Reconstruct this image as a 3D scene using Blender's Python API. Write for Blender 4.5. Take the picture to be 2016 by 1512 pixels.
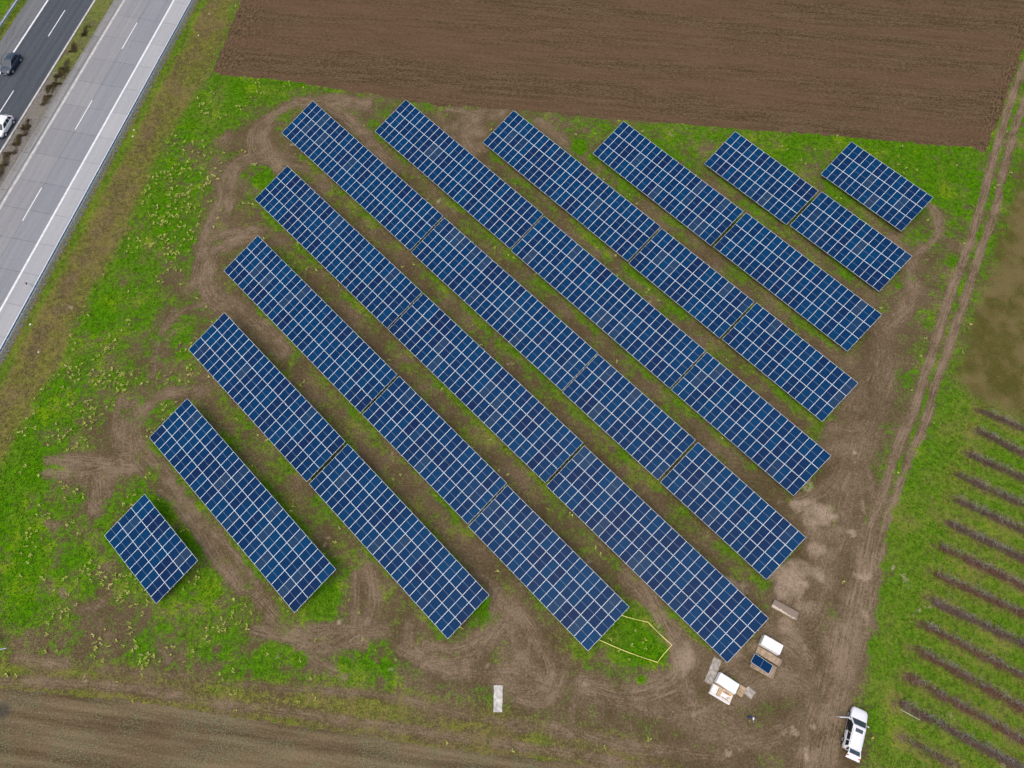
import bpy, bmesh, math, random
import numpy as np
from mathutils import Vector, Matrix

random.seed(7)
rng = np.random.default_rng(11)
for o in list(bpy.data.objects):
    bpy.data.objects.remove(o)
SC = bpy.context.scene
COL = SC.collection
rad = math.radians

# ------------------------------------------------------------------ camera
PW, PH, FPX = 2016.0, 1512.0, 1400.0          # photograph size, focal length in its pixels
PITCH, ROLL, CAM_H = rad(67.1653), rad(1.26584), 87.107
_f = np.array([0, math.cos(PITCH), -math.sin(PITCH)])
_r = np.array([1.0, 0, 0])
_u = np.cross(_r, _f)
RT = math.cos(ROLL) * _r + math.sin(ROLL) * _u
UP = -math.sin(ROLL) * _r + math.cos(ROLL) * _u
cd = bpy.data.cameras.new('camera')
cam = bpy.data.objects.new('camera', cd)
COL.objects.link(cam)
cd.sensor_fit = 'HORIZONTAL'
cd.sensor_width = 36.0
cd.lens = 36.0 * FPX / PW
cd.clip_start = 0.5
cd.clip_end = 8000
cam.matrix_world = Matrix(((RT[0], UP[0], -_f[0], 0), (RT[1], UP[1], -_f[1], 0),
                           (RT[2], UP[2], -_f[2], CAM_H), (0, 0, 0, 1)))
SC.camera = cam

# ------------------------------------------------------------------ sky and sun (overcast)
SUN_AZ = (-0.698, -0.716)                     # towards the sun (true south, the tables face it)
SUN_EL = rad(70)
world = bpy.data.worlds.new('World')
SC.world = world
world.use_nodes = True
wn = world.node_tree
wn.nodes.clear()
wo = wn.nodes.new('ShaderNodeOutputWorld')
wb = wn.nodes.new('ShaderNodeBackground')
ws = wn.nodes.new('ShaderNodeTexSky')
ws.sky_type = 'NISHITA'
ws.sun_disc = False
ws.sun_elevation = SUN_EL
ws.sun_rotation = math.atan2(SUN_AZ[0], SUN_AZ[1])
ws.air_density = 1.0
ws.dust_density = 5.0
ws.ozone_density = 0.6
wb.inputs['Strength'].default_value = 0.13
wn.links.new(ws.outputs[0], wb.inputs[0])
wn.links.new(wb.outputs[0], wo.inputs[0])
sl = bpy.data.lights.new('sun', 'SUN')
sl.energy = 0.7
sl.angle = rad(100)
sl.color = (1.0, 0.96, 0.9)
sun = bpy.data.objects.new('sun', sl)
COL.objects.link(sun)
sd = Vector((SUN_AZ[0] * math.cos(SUN_EL), SUN_AZ[1] * math.cos(SUN_EL), math.sin(SUN_EL)))
sun.rotation_euler = sd.to_track_quat('Z', 'Y').to_euler()
SC.view_settings.view_transform = 'Standard'
SC.view_settings.look = 'None'
SC.view_settings.gamma = 1
SC.view_settings.use_curve_mapping = False
SC.view_settings.exposure = 0.43

# ------------------------------------------------------------------ helpers
def px(x, y, z=0.0):
    """world point at height z seen at photograph pixel x, y"""
    a = (x - PW / 2) / FPX
    b = -(y - PH / 2) / FPX
    d = a * RT + b * UP + _f
    t = (z - CAM_H) / d[2]
    return np.array([d[0] * t, d[1] * t, z])

def project(X, Y, Z=0.0):
    dx, dy, dz = X, Y, Z - CAM_H
    a = dx * RT[0] + dy * RT[1] + dz * RT[2]
    b = dx * UP[0] + dy * UP[1] + dz * UP[2]
    c = dx * _f[0] + dy * _f[1] + dz * _f[2]
    c = np.where(c < 5, 5, c)
    return PW / 2 + FPX * a / c, PH / 2 - FPX * b / c

def vnoise(x, y, cell, seed):
    t = np.random.default_rng(seed).random((256, 256))
    fx, fy = x / cell, y / cell
    ix, iy = np.floor(fx).astype(int), np.floor(fy).astype(int)
    u, v = fx - ix, fy - iy
    u = u * u * (3 - 2 * u)
    v = v * v * (3 - 2 * v)
    a = t[ix & 255, iy & 255]; b = t[(ix + 1) & 255, iy & 255]
    c = t[ix & 255, (iy + 1) & 255]; d = t[(ix + 1) & 255, (iy + 1) & 255]
    return (a * (1 - u) + b * u) * (1 - v) + (c * (1 - u) + d * u) * v

def fbm(x, y, cell, seed, n=4):
    s, w, tot = 0, 1.0, 0
    for i in range(n):
        s = s + w * vnoise(x + 17.3 * i, y - 9.1 * i, cell / 2 ** i, seed + i)
        tot += w
        w *= 0.55
    return s / tot

def sstep(x, a, b):
    t = np.clip((x - a) / (b - a), 0, 1)
    return t * t * (3 - 2 * t)

def smooth_line(pts, n=8):
    P = [np.array(p[:2], float) for p in pts]
    if len(P) < 3:
        return np.array(P)
    P = [2 * P[0] - P[1]] + P + [2 * P[-1] - P[-2]]
    out = []
    for i in range(1, len(P) - 2):
        for k in range(n):
            t = k / n
            a, b, c, d = P[i - 1], P[i], P[i + 1], P[i + 2]
            out.append(0.5 * (2 * b + (c - a) * t + (2 * a - 5 * b + 4 * c - d) * t * t + (3 * b - a - 3 * c + d) * t ** 3))
    out.append(P[-2])
    return np.array(out)

def line_dist(X, Y, L, r):
    """distance from points to polyline L (world), only within r; signed side too"""
    D = np.full(X.shape, 1e3)
    S = np.zeros(X.shape)
    x0, y0 = L.min(0) - r
    x1, y1 = L.max(0) + r
    m = np.where((X > x0) & (X < x1) & (Y > y0) & (Y < y1))[0]
    if len(m) == 0:
        return D, S
    xs, ys = X[m], Y[m]
    d = np.full(xs.shape, 1e3)
    s = np.zeros(xs.shape)
    for a, b in zip(L[:-1], L[1:]):
        e = b - a
        q = e @ e
        if q < 1e-9:
            continue
        t = np.clip(((xs - a[0]) * e[0] + (ys - a[1]) * e[1]) / q, 0, 1)
        dx, dy = xs - a[0] - t * e[0], ys - a[1] - t * e[1]
        dd = np.hypot(dx, dy)
        k = dd < d
        d[k] = dd[k]
        s[k] = (np.sign(e[0] * dy - e[1] * dx) * dd)[k]
    D[m] = d
    S[m] = s
    return D, S

def in_poly(U, V, poly):
    """signed distance-ish: + inside, in the units given"""
    P = np.array(poly, float)
    inside = np.zeros(U.shape, bool)
    D = np.full(U.shape, 1e9)
    for a, b in zip(P, np.roll(P, -1, 0)):
        c = (a[1] > V) != (b[1] > V)
        with np.errstate(divide='ignore', invalid='ignore'):
            xi = (b[0] - a[0]) * (V - a[1]) / (b[1] - a[1] + 1e-12) + a[0]
        inside ^= c & (U < xi)
        e = b - a
        t = np.clip(((U - a[0]) * e[0] + (V - a[1]) * e[1]) / (e @ e + 1e-9), 0, 1)
        D = np.minimum(D, np.hypot(U - a[0] - t * e[0], V - a[1] - t * e[1]))
    return np.where(inside, D, -D)

# ---- objects
def tag(o, label=None, cat=None, group=None, kind=None):
    if label: o['label'] = label
    if cat: o['category'] = cat
    if group: o['group'] = group
    if kind: o['kind'] = kind
    return o

def link(name, me, parent=None, mats=None):
    o = bpy.data.objects.new(name, me)
    COL.objects.link(o)
    if parent is not None:
        o.parent = parent
    if mats is not None and me is not None and len(me.materials) == 0:
        for m in (mats if isinstance(mats, (list, tuple)) else [mats]):
            me.materials.append(m)
    return o

def empty(name, loc=(0, 0, 0), rz=0.0):
    o = bpy.data.objects.new(name, None)
    o.empty_display_size = 0.3
    o.location = loc
    o.rotation_euler = (0, 0, rz)
    COL.objects.link(o)
    return o

def np_mesh(name, verts, faces, smooth=False, mi=None):
    """verts (n,3), faces (m,k) constant k, or list"""
    me = bpy.data.meshes.new(name)
    if isinstance(faces, np.ndarray):
        k = faces.shape[1]
        me.vertices.add(len(verts))
        me.vertices.foreach_set('co', np.asarray(verts, np.float32).ravel())
        me.loops.add(faces.size)
        me.loops.foreach_set('vertex_index', faces.astype(np.int32).ravel())
        me.polygons.add(len(faces))
        me.polygons.foreach_set('loop_start', np.arange(0, faces.size, k, dtype=np.int32))
        me.polygons.foreach_set('loop_total', np.full(len(faces), k, np.int32))
        if mi is not None:
            me.polygons.foreach_set('material_index', np.asarray(mi, np.int32))
        me.update(calc_edges=True)
    else:
        me.from_pydata([tuple(v) for v in verts], [], faces)
        if mi is not None:
            me.polygons.foreach_set('material_index', np.asarray(mi, np.int32))
        me.update()
    if smooth:
        me.polygons.foreach_set('use_smooth', np.ones(len(me.polygons), bool))
    return me

class MB:
    """collects shapes into one mesh"""
    def __init__(s):
        s.v, s.f, s.m = [], [], []
    def add(s, v, f, mi=0):
        n = len(s.v)
        s.v += [tuple(map(float, p)) for p in v]
        s.f += [tuple(i + n for i in q) for q in f]
        s.m += [mi] * len(f)
        return s
    def box(s, c, d, mi=0, R=None):
        c = np.array(c, float)
        h = np.array(d, float) / 2
        P = np.array([(x, y, z) for z in (-1, 1) for y in (-1, 1) for x in (-1, 1)]) * h
        if R is not None:
            P = P @ np.array(R).T
        return s.add(P + c, [(0, 2, 3, 1), (4, 5, 7, 6), (0, 1, 5, 4), (2, 6, 7, 3), (0, 4, 6, 2), (1, 3, 7, 5)], mi)
    def bar(s, a, b, w, h, mi=0, up=(0, 0, 1)):
        a, b = np.array(a, float), np.array(b, float)
        d = b - a
        L = np.linalg.norm(d)
        d = d / L
        x = np.cross(d, up)
        if np.linalg.norm(x) < 1e-6:
            x = np.cross(d, (1, 0, 0))
        x /= np.linalg.norm(x)
        z = np.cross(x, d)
        return s.box((a + b) / 2, (w, L, h), mi, np.column_stack([x, d, z]))
    def slab(s, top, zb, mi=0, mside=None):
        """prism: list of top points (x,y,z), bottom at zb"""
        n = len(top)
        v = [tuple(p) for p in top] + [(p[0], p[1], zb) for p in top]
        s.add(v, [tuple(range(n)), tuple(range(2 * n - 1, n - 1, -1))], mi)
        k = len(s.v) - 2 * n
        for i in range(n):
            j = (i + 1) % n
            s.f.append((k + i, k + n + i, k + n + j, k + j))
            s.m.append(mi if mside is None else mside)
        return s
    def tube(s, pts, r, n=6, mi=0, cap=True):
        pts = [np.array(p, float) for p in pts]
        rs = r if isinstance(r, (list, tuple)) else [r] * len(pts)
        k = len(s.v)
        for i, p in enumerate(pts):
            d = pts[min(i + 1, len(pts) - 1)] - pts[max(i - 1, 0)]
            d /= np.linalg.norm(d) + 1e-9
            x = np.cross(d, (0, 0, 1))
            if np.linalg.norm(x) < 1e-3:
                x = np.cross(d, (1, 0, 0))
            x /= np.linalg.norm(x)
            y = np.cross(d, x)
            for a in range(n):
                t = 2 * math.pi * a / n
                s.v.append(tuple(p + rs[i] * (math.cos(t) * x + math.sin(t) * y)))
        for i in range(len(pts) - 1):
            for a in range(n):
                b = (a + 1) % n
                s.f.append((k + i * n + a, k + i * n + b, k + (i + 1) * n + b, k + (i + 1) * n + a))
                s.m.append(mi)
        if cap:
            s.f.append(tuple(k + a for a in range(n))[::-1]); s.m.append(mi)
            e = k + (len(pts) - 1) * n
            s.f.append(tuple(e + a for a in range(n))); s.m.append(mi)
        return s
    def loft(s, rings, mi=0, closed=True, cap=True):
        n = len(rings[0])
        k = len(s.v)
        for r in rings:
            s.v += [tuple(map(float, p)) for p in r]
        for i in range(len(rings) - 1):
            for a in range(n if closed else n - 1):
                b = (a + 1) % n
                s.f.append((k + i * n + a, k + i * n + b, k + (i + 1) * n + b, k + (i + 1) * n + a)); s.m.append(mi)
        if cap:
            s.f.append(tuple(k + a for a in range(n))[::-1]); s.m.append(mi)
            e = k + (len(rings) - 1) * n
            s.f.append(tuple(e + a for a in range(n))); s.m.append(mi)
        return s
    def mesh(s, name, smooth=False):
        me = np_mesh(name, s.v, s.f, smooth, s.m)
        bm = bmesh.new(); bm.from_mesh(me)
        bmesh.ops.recalc_face_normals(bm, faces=bm.faces)
        bm.to_mesh(me); bm.free()
        if smooth:
            me.polygons.foreach_set('use_smooth', np.ones(len(me.polygons), bool))
        return me
    def build(s, name, mats, parent=None, smooth=False, bevel=0):
        o = link(name, s.mesh(name, smooth), parent, mats)
        if bevel:
            b = o.modifiers.new('bevel', 'BEVEL')
            b.width = bevel; b.segments = 2; b.limit_method = 'ANGLE'
        return o

# ---- materials
class NT:
    def __init__(s, name):
        s.m = bpy.data.materials.new(name)
        s.m.use_nodes = True
        s.t = s.m.node_tree
        s.t.nodes.clear()
        s.out = s.t.nodes.new('ShaderNodeOutputMaterial')
        s.b = s.t.nodes.new('ShaderNodeBsdfPrincipled')
        s.t.links.new(s.b.outputs[0], s.out.inputs['Surface'])
    def n(s, ty, **kw):
        q = s.t.nodes.new(ty)
        for k, v in kw.items():
            setattr(q, k, v)
        return q
    def put(s, sock, v):
        if isinstance(v, bpy.types.NodeSocket):
            s.t.links.new(v, sock)
        elif v is not None:
            if hasattr(sock, 'default_value') and hasattr(sock.default_value, '__len__') and isinstance(v, (tuple, list)) and len(v) == 3 and len(sock.default_value) == 4:
                v = (*v, 1)
            sock.default_value = v
    def M(s, op, a, b=None, c=None, clamp=False):
        q = s.n('ShaderNodeMath', operation=op, use_clamp=clamp)
        for i, v in enumerate((a, b, c)):
            if v is not None:
                s.put(q.inputs[i], v)
        return q.outputs[0]
    def mix(s, f, a, b, blend='MIX'):
        q = s.n('ShaderNodeMix', data_type='RGBA', blend_type=blend)
        q.clamp_factor = True
        s.put(q.inputs[0], f); s.put(q.inputs[6], a); s.put(q.inputs[7], b)
        return q.outputs[2]
    def ss(s, x, a, b, lo=0.0, hi=1.0):
        q = s.n('ShaderNodeMapRange', interpolation_type='SMOOTHSTEP')
        s.put(q.inputs[0], x)
        for i, v in enumerate((a, b, lo, hi)):
            q.inputs[i + 1].default_value = v
        return q.outputs[0]
    def noise(s, vec, scale, detail=3, rough=0.6, dist=0.0):
        q = s.n('ShaderNodeTexNoise')
        s.put(q.inputs['Vector'], vec)
        q.inputs['Scale'].default_value = scale
        q.inputs['Detail'].default_value = detail
        q.inputs['Roughness'].default_value = rough
        q.inputs['Distortion'].default_value = dist
        return q.outputs[0]
    def mapping(s, vec, rot=(0, 0, 0), scale=(1, 1, 1), loc=(0, 0, 0)):
        a = s.n('ShaderNodeMapping')                       # turn first, then stretch
        s.put(a.inputs[0], vec)
        a.inputs[2].default_value = rot
        q = s.n('ShaderNodeMapping')
        s.put(q.inputs[0], a.outputs[0])
        q.inputs[1].default_value = loc
        q.inputs[3].default_value = scale
        return q.outputs[0]
    def pos(s):
        return s.n('ShaderNodeNewGeometry').outputs['Position']
    def obj(s):
        return s.n('ShaderNodeTexCoord').outputs['Object']
    def attr(s, name):
        return s.n('ShaderNodeAttribute', attribute_name=name)
    def sep(s, c):
        q = s.n('ShaderNodeSeparateColor')
        s.put(q.inputs[0], c)
        return q.outputs
    def bump(s, h, strength=0.5, dist=0.05):
        q = s.n('ShaderNodeBump')
        q.inputs['Strength'].default_value = strength
        q.inputs['Distance'].default_value = dist
        s.put(q.inputs['Height'], h)
        s.put(s.b.inputs['Normal'], q.outputs[0])
    def set(s, col=None, rough=None, metal=None, spec=None, coat=None):
        if col is not None: s.put(s.b.inputs['Base Color'], col)
        if rough is not None: s.put(s.b.inputs['Roughness'], rough)
        if metal is not None: s.put(s.b.inputs['Metallic'], metal)
        if spec is not None: s.put(s.b.inputs['Specular IOR Level'], spec)
        if coat is not None: s.put(s.b.inputs['Coat Weight'], coat)
        return s.m

def simple(name, col, rough=0.6, metal=0.0, var=0.25, scale=3.0, spec=0.4, coat=0.0, fine=40.0, tint=None, rnd=0.0):
    t = NT(name)
    p = t.obj()
    a = t.noise(p, scale, 4)
    b = t.noise(p, fine, 2)
    f = t.ss(t.M('ADD', t.M('MULTIPLY', a, 0.7), t.M('MULTIPLY', b, 0.3)), 0.3, 0.7)
    rn = t.n('ShaderNodeObjectInfo').outputs['Random']
    lo = tuple(c * (1 - var) for c in col)
    hi = tuple(min(1, c * (1 + var * 0.7)) for c in (tint or col))
    t.set(t.mix(t.M('MULTIPLY', rn, rnd), t.mix(f, lo, hi), tuple(c * .45 for c in col)), t.ss(a, 0.2, 0.8, max(0.02, rough - 0.08), min(1, rough + 0.08)), metal, spec, coat)
    return t.m

# ------------------------------------------------------------------ layout data
PSI, TILT = rad(-44.29077), rad(15.3245)
MPW, MPL = 1.1050, 2.30                       # module pitch along and up the table
TOP_Z = 2.638                                  # upper (north) edge of the tables
AX = np.array([math.cos(PSI), math.sin(PSI), 0])
BH = np.array([math.sin(PSI), -math.cos(PSI), 0])
BX = math.cos(TILT) * BH - math.sin(TILT) * np.array([0, 0, 1])
NX = np.cross(BX, AX); NX = NX if NX[2] > 0 else -NX
TABLES = {'A1': (-43.987, 20.158, 10), 'B1': (-41.314, 32.64, 27), 'C1': (-38.783, 45.082, 23), 'C2': (-20.273, 27.058, 23),
          'D1': (-36.261, 57.425, 27), 'D2': (-14.627, 36.389, 18), 'D3': (-0.303, 22.23, 18), 'E1': (-33.896, 69.738, 27),
          'E2': (-12.355, 48.708, 27), 'E3': (9.141, 27.501, 26), 'F1': (-31.744, 82.274, 27), 'F2': (-10.207, 61.155, 27),
          'F3': (11.233, 40.114, 15), 'F4': (23.37, 28.27, 15), 'G1': (-17.439, 82.951, 27), 'G2': (4.039, 61.828, 27),
          'G3': (25.57, 40.777, 18), 'H1': (-0.707, 81.264, 27), 'H2': (20.8, 60.102, 15), 'H3': (32.97, 48.365, 15),
          'I1': (16.153, 79.608, 21), 'I2': (33.135, 63.17, 21), 'J1': (33.081, 78.094, 14), 'J2': (44.639, 67.174, 14),
          'K1': (50.52, 76.599, 13)}
RD = np.array([-0.187989, -0.982171])          # along the motorway
RN = np.array([0.982171, -0.187989])           # across it, towards the solar park
def road(off, al, z=0.0):
    q = off * RN + al * RD
    return (q[0], q[1], z)

ROWS_PX = [((1932, 811), (2016, 847)), ((1922, 848), (2016, 896)), ((1907, 896), (2010, 941)), ((1884, 936), (2016, 996)),
           ((1877, 983), (2016, 1047)), ((1864, 1030), (2016, 1103)), ((1847, 1076), (2016, 1156)), ((1838, 1130), (2016, 1211)),
           ((1832, 1183), (2016, 1270)), ((1814, 1229), (2016, 1334)), ((1802, 1279), (2016, 1396)), ((1789, 1334), (2016, 1461)),
           ((1771, 1384), (1994, 1506)), ((1782, 1456), (1870, 1504))]

# ------------------------------------------------------------------ ground masks
STEP = 0.24
gx = np.arange(-118, 106, STEP)
gy = np.arange(-24, 128, STEP)
NXG, NYG = len(gx), len(gy)
XX, YY = np.meshgrid(gx, gy, indexing='ij')
X, Y = XX.ravel(), YY.ravel()
U, V = project(X, Y)

CODE = """
555566666666666666666666
555569998877777777888876
555677543532445667889876
555763233321455566889986
556863733333344445556786
556753333333333444444566
558634333333333334443256
558652333333333333431465
587553333333333333321475
685444333333333333321587
962344433333333333311688
943754433333333332112788
856654443333333332114888
854554564433333322112888
743564473344358721113888
534546736432134512122888
555555554433222213214888
555555555554443222214788
""".split()
CG = np.array([[int(c) for c in r] for r in CODE], float) / 9.0
def grid_sample(U, V):
    u = np.clip(U / 84.0 - 0.5, 0, 22.999)
    v = np.clip(V / 84.0 - 0.5, 0, 16.999)
    i, j = u.astype(int), v.astype(int)
    a, b = u - i, v - j
    a = a * a * (3 - 2 * a); b = b * b * (3 - 2 * b)
    return (CG[j, i] * (1 - a) + CG[j, i + 1] * a) * (1 - b) + (CG[j + 1, i] * (1 - a) + CG[j + 1, i + 1] * a) * b
jx = (fbm(X, Y, 6, 31, 3) - 0.5) * 90
jy = (fbm(X, Y, 6, 41, 3) - 0.5) * 90
cover = grid_sample(U + jx, V + jy)
cover = cover * .86 + (fbm(X, Y, 3.2, 5, 4) - 0.5) * 0.70 + (fbm(X, Y, 1.0, 15, 3) - .5) * .75
OFF = X * RN[0] + Y * RN[1]
AL = X * RD[0] + Y * RD[1]
edge_n = (fbm(X, Y, 1.2, 61, 3) - 0.5) * 16

# regions as outlines on the ground, read off the photograph
NORTH = [(492, -40), (416, 140), (424, 147), (560, 161), (700, 183), (860, 209), (1000, 216), (1240, 240), (1400, 251), (1560, 264),
         (1750, 278), (1880, 291), (1912, 291), (1936, 303), (1960, 252), (1984, 187), (2012, 100), (2060, -40), (2060, -400), (500, -400)]
SOUTH = [(-60, 1352), (50, 1362), (140, 1371), (240, 1379), (370, 1398), (504, 1420), (600, 1433), (720, 1451), (800, 1465),
         (900, 1479), (1008, 1491), (1100, 1501), (1180, 1512), (1300, 1530), (1300, 1900), (-200, 1900)]
FALLOW = [(2060, 250), (2016, 330), (1985, 400), (1960, 480), (1930, 580), (1905, 660), (1880, 740), (1895, 770), (1930, 800), (1965, 808),
          (2016, 832), (2200, 880), (2300, 300)]
VERGE = [(470, -60), (455, 40), (405, 160), (370, 212), (300, 330), (270, 400), (232, 500), (190, 560), (170, 600), (110, 720), (85, 760),
         (40, 850), (0, 920), (-60, 1010), (-400, 900), (-300, 0), (300, -100)]
SSTRIP = [(-60, 1285), (200, 1305), (500, 1338), (800, 1362), (1000, 1395), (1200, 1432), (1320, 1470), (1340, 1512), (1350, 1600), (-60, 1600)]
ORCH = [(1890, 770), (1800, 900), (1750, 1050), (1735, 1140), (1728, 1210), (1705, 1280), (1698, 1380), (1712, 1450), (1700, 1560), (2300, 1700), (2300, 850), (1960, 812)]
sN = sstep(in_poly(U + edge_n * .5, V + edge_n * .5, NORTH), -3, 4)
sS = sstep(in_poly(U + edge_n * .5, V + edge_n * .5, SOUTH), -4, 5)
sF = sstep(in_poly(U + edge_n * 1.6, V + edge_n * 1.6, FALLOW), -18, 22)
dV = in_poly(U + edge_n, V + edge_n, VERGE)
sV = sstep(dV, -12, 14)
sT = sstep(in_poly(U + edge_n, V + edge_n, SSTRIP), -22, 26)
sO = sstep(in_poly(U + edge_n * 2.6, V + edge_n * 1.6, ORCH), -24, 26)

dry = 0.12 + 0.9 * sV + 0.88 * sT + 0.30 * sO
# between the tables the grass is thin and olive
under = np.zeros(X.shape, bool)
for k, (tx, ty, n) in TABLES.items():
    u = (X - tx) * AX[0] + (Y - ty) * AX[1]
    v = (X - tx) * BH[0] + (Y - ty) * BH[1]
    W = 3 * MPL * math.cos(TILT)
    L = n * MPW
    wob = (fbm(X, Y, 2.5, 77, 3) - 0.5)
    m = (u > -0.8) & (u < L + 0.8)
    under |= (u > 0) & (u < L) & (v > 0) & (v < W)
    band = np.exp(-((v - W - 0.25 - wob * .8) / 0.62) ** 2) * m       # lush drip-line strip on the low side
    cover = np.where(m & (v > 0) & (v < W + 0.5), np.maximum(cover, .35), cover)
    cover = cover + band * np.clip(0.14 + 1.7 * (fbm(X, Y, 3.0, 79, 3) - .5), -.1, .55)
    band2 = np.exp(-((v + 0.25) / 0.5) ** 2) * m
    cover = cover + band2 * (0.10 + .5 * wob)
    gapm = sstep(v, W + .9, W + 1.5) * (1 - sstep(v, W + 3.3, W + 3.9)) * m
    if k not in ('A1',):
        cover = cover - gapm * (0.02 + 0.5 * wob)
        dry = dry + gapm * 0.35 + band * .28
dry = dry + (fbm(X, Y, 4, 91, 4) - .5) * .8

# wheel tracks: (points in the photograph, rut width m, strength)
TR = []
def T(w, s, *pts):
    TR.append((smooth_line([px(*p) for p in pts]), w, s))
RUT_L = [(2060, 20), (2014, 135), (1974, 250), (1937, 383), (1909, 478), (1887, 538), (1869, 586), (1844, 666), (1819, 750), (1795, 818), (1774, 863), (1752, 926), (1730, 998), (1714, 1036), (1690, 1130)]
RUT_R = [(2060, 90), (2008, 225), (1994, 267), (1972, 350), (1964, 398), (1947, 450), (1927, 503), (1909, 558), (1887, 628), (1867, 685), (1844, 751), (1834, 788), (1822, 831), (1802, 881), (1777, 943), (1760, 991), (1742, 1038), (1728, 1110)]
T(.85, 1.7, *RUT_L); T(.80, 1.7, *RUT_R)
T(2.6, 1.1, (1716, 1060), (1698, 1150), (1672, 1250), (1650, 1350), (1625, 1450), (1610, 1540))
T(2.0, 1.0, (1722, 1040), (1712, 1150), (1690, 1240), (1668, 1310))
T(2.2, .9, (1650, 1240), (1630, 1330), (1600, 1440), (1590, 1530))
T(3.0, .62, (1735, 640), (1745, 700), (1715, 800), (1690, 890), (1672, 960), (1650, 1050), (1620, 1120), (1590, 1220))
T(1.6, .8, (1760, 470), (1795, 540), (1785, 600), (1745, 650)); T(.7, .8, (1830, 400), (1852, 430), (1840, 470), (1805, 500))
T(.6, .7, (1822, 395), (1838, 425), (1850, 460)); T(1.3, .8, (1640, 840), (1690, 850), (1720, 800)); T(1.2, .8, (1575, 985), (1630, 960), (1670, 900))
T(.7, .9, (1680, 900), (1690, 960), (1700, 1010)); T(.7, .9, (1660, 960), (1690, 900), (1702, 860)); T(.7, .8, (1700, 870), (1712, 940), (1722, 1000))
# loops round the table ends on the motorway side
T(1.5, .95, (640, 205), (580, 203), (535, 232), (518, 268), (528, 305), (565, 345), (620, 400)); T(.8, .9, (650, 190), (560, 212), (505, 245), (492, 280), (505, 318), (560, 320))
T(1.7, 1.0, (720, 205), (640, 200), (700, 250), (760, 320)); T(1.2, .9, (600, 330), (520, 312), (475, 325), (455, 360), (450, 410))
T(.8, .8, (600, 318), (520, 300), (470, 315), (440, 350), (430, 400), (400, 470), (380, 560))
T(.7, .9, (880, 215), (940, 222), (1000, 212)); T(1.5, 1.0, (930, 300), (915, 265), (935, 240), (985, 220)); T(.8, .8, (960, 330), (905, 285), (895, 250), (925, 228), (980, 208))
T(1.4, .8, (1060, 240), (1100, 270), (1150, 310)); T(.7, .7, (880, 250), (870, 280), (900, 320))
T(1.6, 1.0, (510, 462), (462, 475), (425, 498), (410, 528), (410, 558), (425, 585), (462, 603), (505, 632), (560, 690))
T(.8, .8, (500, 452), (450, 458), (412, 478), (396, 515), (396, 560), (415, 598), (470, 640))
T(.6, .7, (396, 600), (360, 612), (330, 640), (310, 690), (300, 740)); T(.6, .6, (345, 610), (318, 650), (305, 700)); T(.6, .6, (370, 640), (335, 660), (322, 700))
T(1.2, .8, (400, 768), (350, 772), (312, 781), (282, 811), (270, 843), (280, 881), (312, 918), (350, 968), (387, 1026), (425, 1093), (470, 1150))
T(.7, .9, (315, 968), (350, 1001), (387, 1051), (425, 1106), (470, 1160), (500, 1170)); T(.7, .9, (337, 948), (375, 996), (412, 1038), (462, 1093), (505, 1150))
T(1.0, .7, (250, 800), (240, 850), (255, 900), (262, 850), (270, 790)); T(.8, .7, (235, 790), (228, 840), (235, 890))
T(1.3, 1.1, (97, 908), (140, 907), (200, 912), (255, 920)); T(1.2, 1.1, (92, 930), (140, 930), (200, 924), (235, 910)); T(1.6, 1.0, (180, 915), (186, 950), (190, 1000)); T(2.6, .8, (150, 922), (215, 925)); T(.8, .8, (225, 880), (250, 900), (280, 930))
T(.6, .7, (205, 940), (215, 975)); T(.7, .6, (60, 1020), (110, 1035)); T(.8, .6, (120, 1160), (150, 1200), (200, 1190)); T(.8, .5, (140, 1000), (170, 990), (200, 960))
# loops at the south ends
T(1.3, .9, (725, 1120), (734, 1184), (716, 1234), (679, 1259), (654, 1274)); T(.7, .9, (700, 1130), (702, 1175), (695, 1220)); T(1.3, .9, (504, 1171), (536, 1209), (579, 1246), (629, 1241), (690, 1240), (754, 1241))
T(.9, .8, (500, 1240), (560, 1255), (620, 1275), (680, 1268)); T(.8, .8, (590, 1280), (630, 1310), (680, 1332)); T(.7, .7, (600, 1275), (650, 1275), (720, 1268))
T(1.0, .9, (804, 1234), (803, 1264), (829, 1289), (879, 1304), (929, 1296), (966, 1259), (994, 1209), (979, 1171), (945, 1130)); T(.9, .9, (839, 1269), (879, 1278), (914, 1274), (950, 1245), (975, 1195), (960, 1150))
T(1.2, .9, (791, 1281), (854, 1309), (929, 1324), (1010, 1327), (1080, 1350)); T(.8, .7, (880, 1330), (960, 1320), (1020, 1310), (1040, 1250), (1010, 1180))
T(1.2, .9, (1010, 1200), (1048, 1246), (1083, 1319), (1058, 1354), (1010, 1362)); T(.9, .9, (1108, 1329), (1090, 1371), (1058, 1384), (1020, 1376)); T(1.2, .8, (1008, 1234), (1023, 1274), (1033, 1310)); T(.7, .7, (1130, 1380), (1126, 1420))
T(2.0, 1.0, (1240, 1130), (1273, 1165), (1308, 1234), (1336, 1284), (1340, 1334), (1295, 1362), (1233, 1371), (1150, 1350)); T(1.4, 1.0, (1330, 1250), (1352, 1290), (1350, 1340), (1360, 1380))
T(1.2, .8, (1168, 1346), (1233, 1384), (1308, 1404), (1370, 1404), (1420, 1385)); T(2.4, .8, (1290, 1380), (1340, 1400), (1400, 1420), (1440, 1440)); T(1.0, .8, (1008, 1429), (1083, 1434), (1158, 1451), (1233, 1469), (1333, 1480), (1420, 1490))
T(1.6, .7, (1400, 1440), (1450, 1460), (1520, 1450), (1570, 1420)); T(2.2, .7, (1440, 1370), (1500, 1345), (1560, 1340), (1600, 1360)); T(2.0, .8, (1520, 1250), (1560, 1270), (1590, 1300)); T(2.0, .8, (1470, 1330), (1440, 1310), (1400, 1330))
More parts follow.
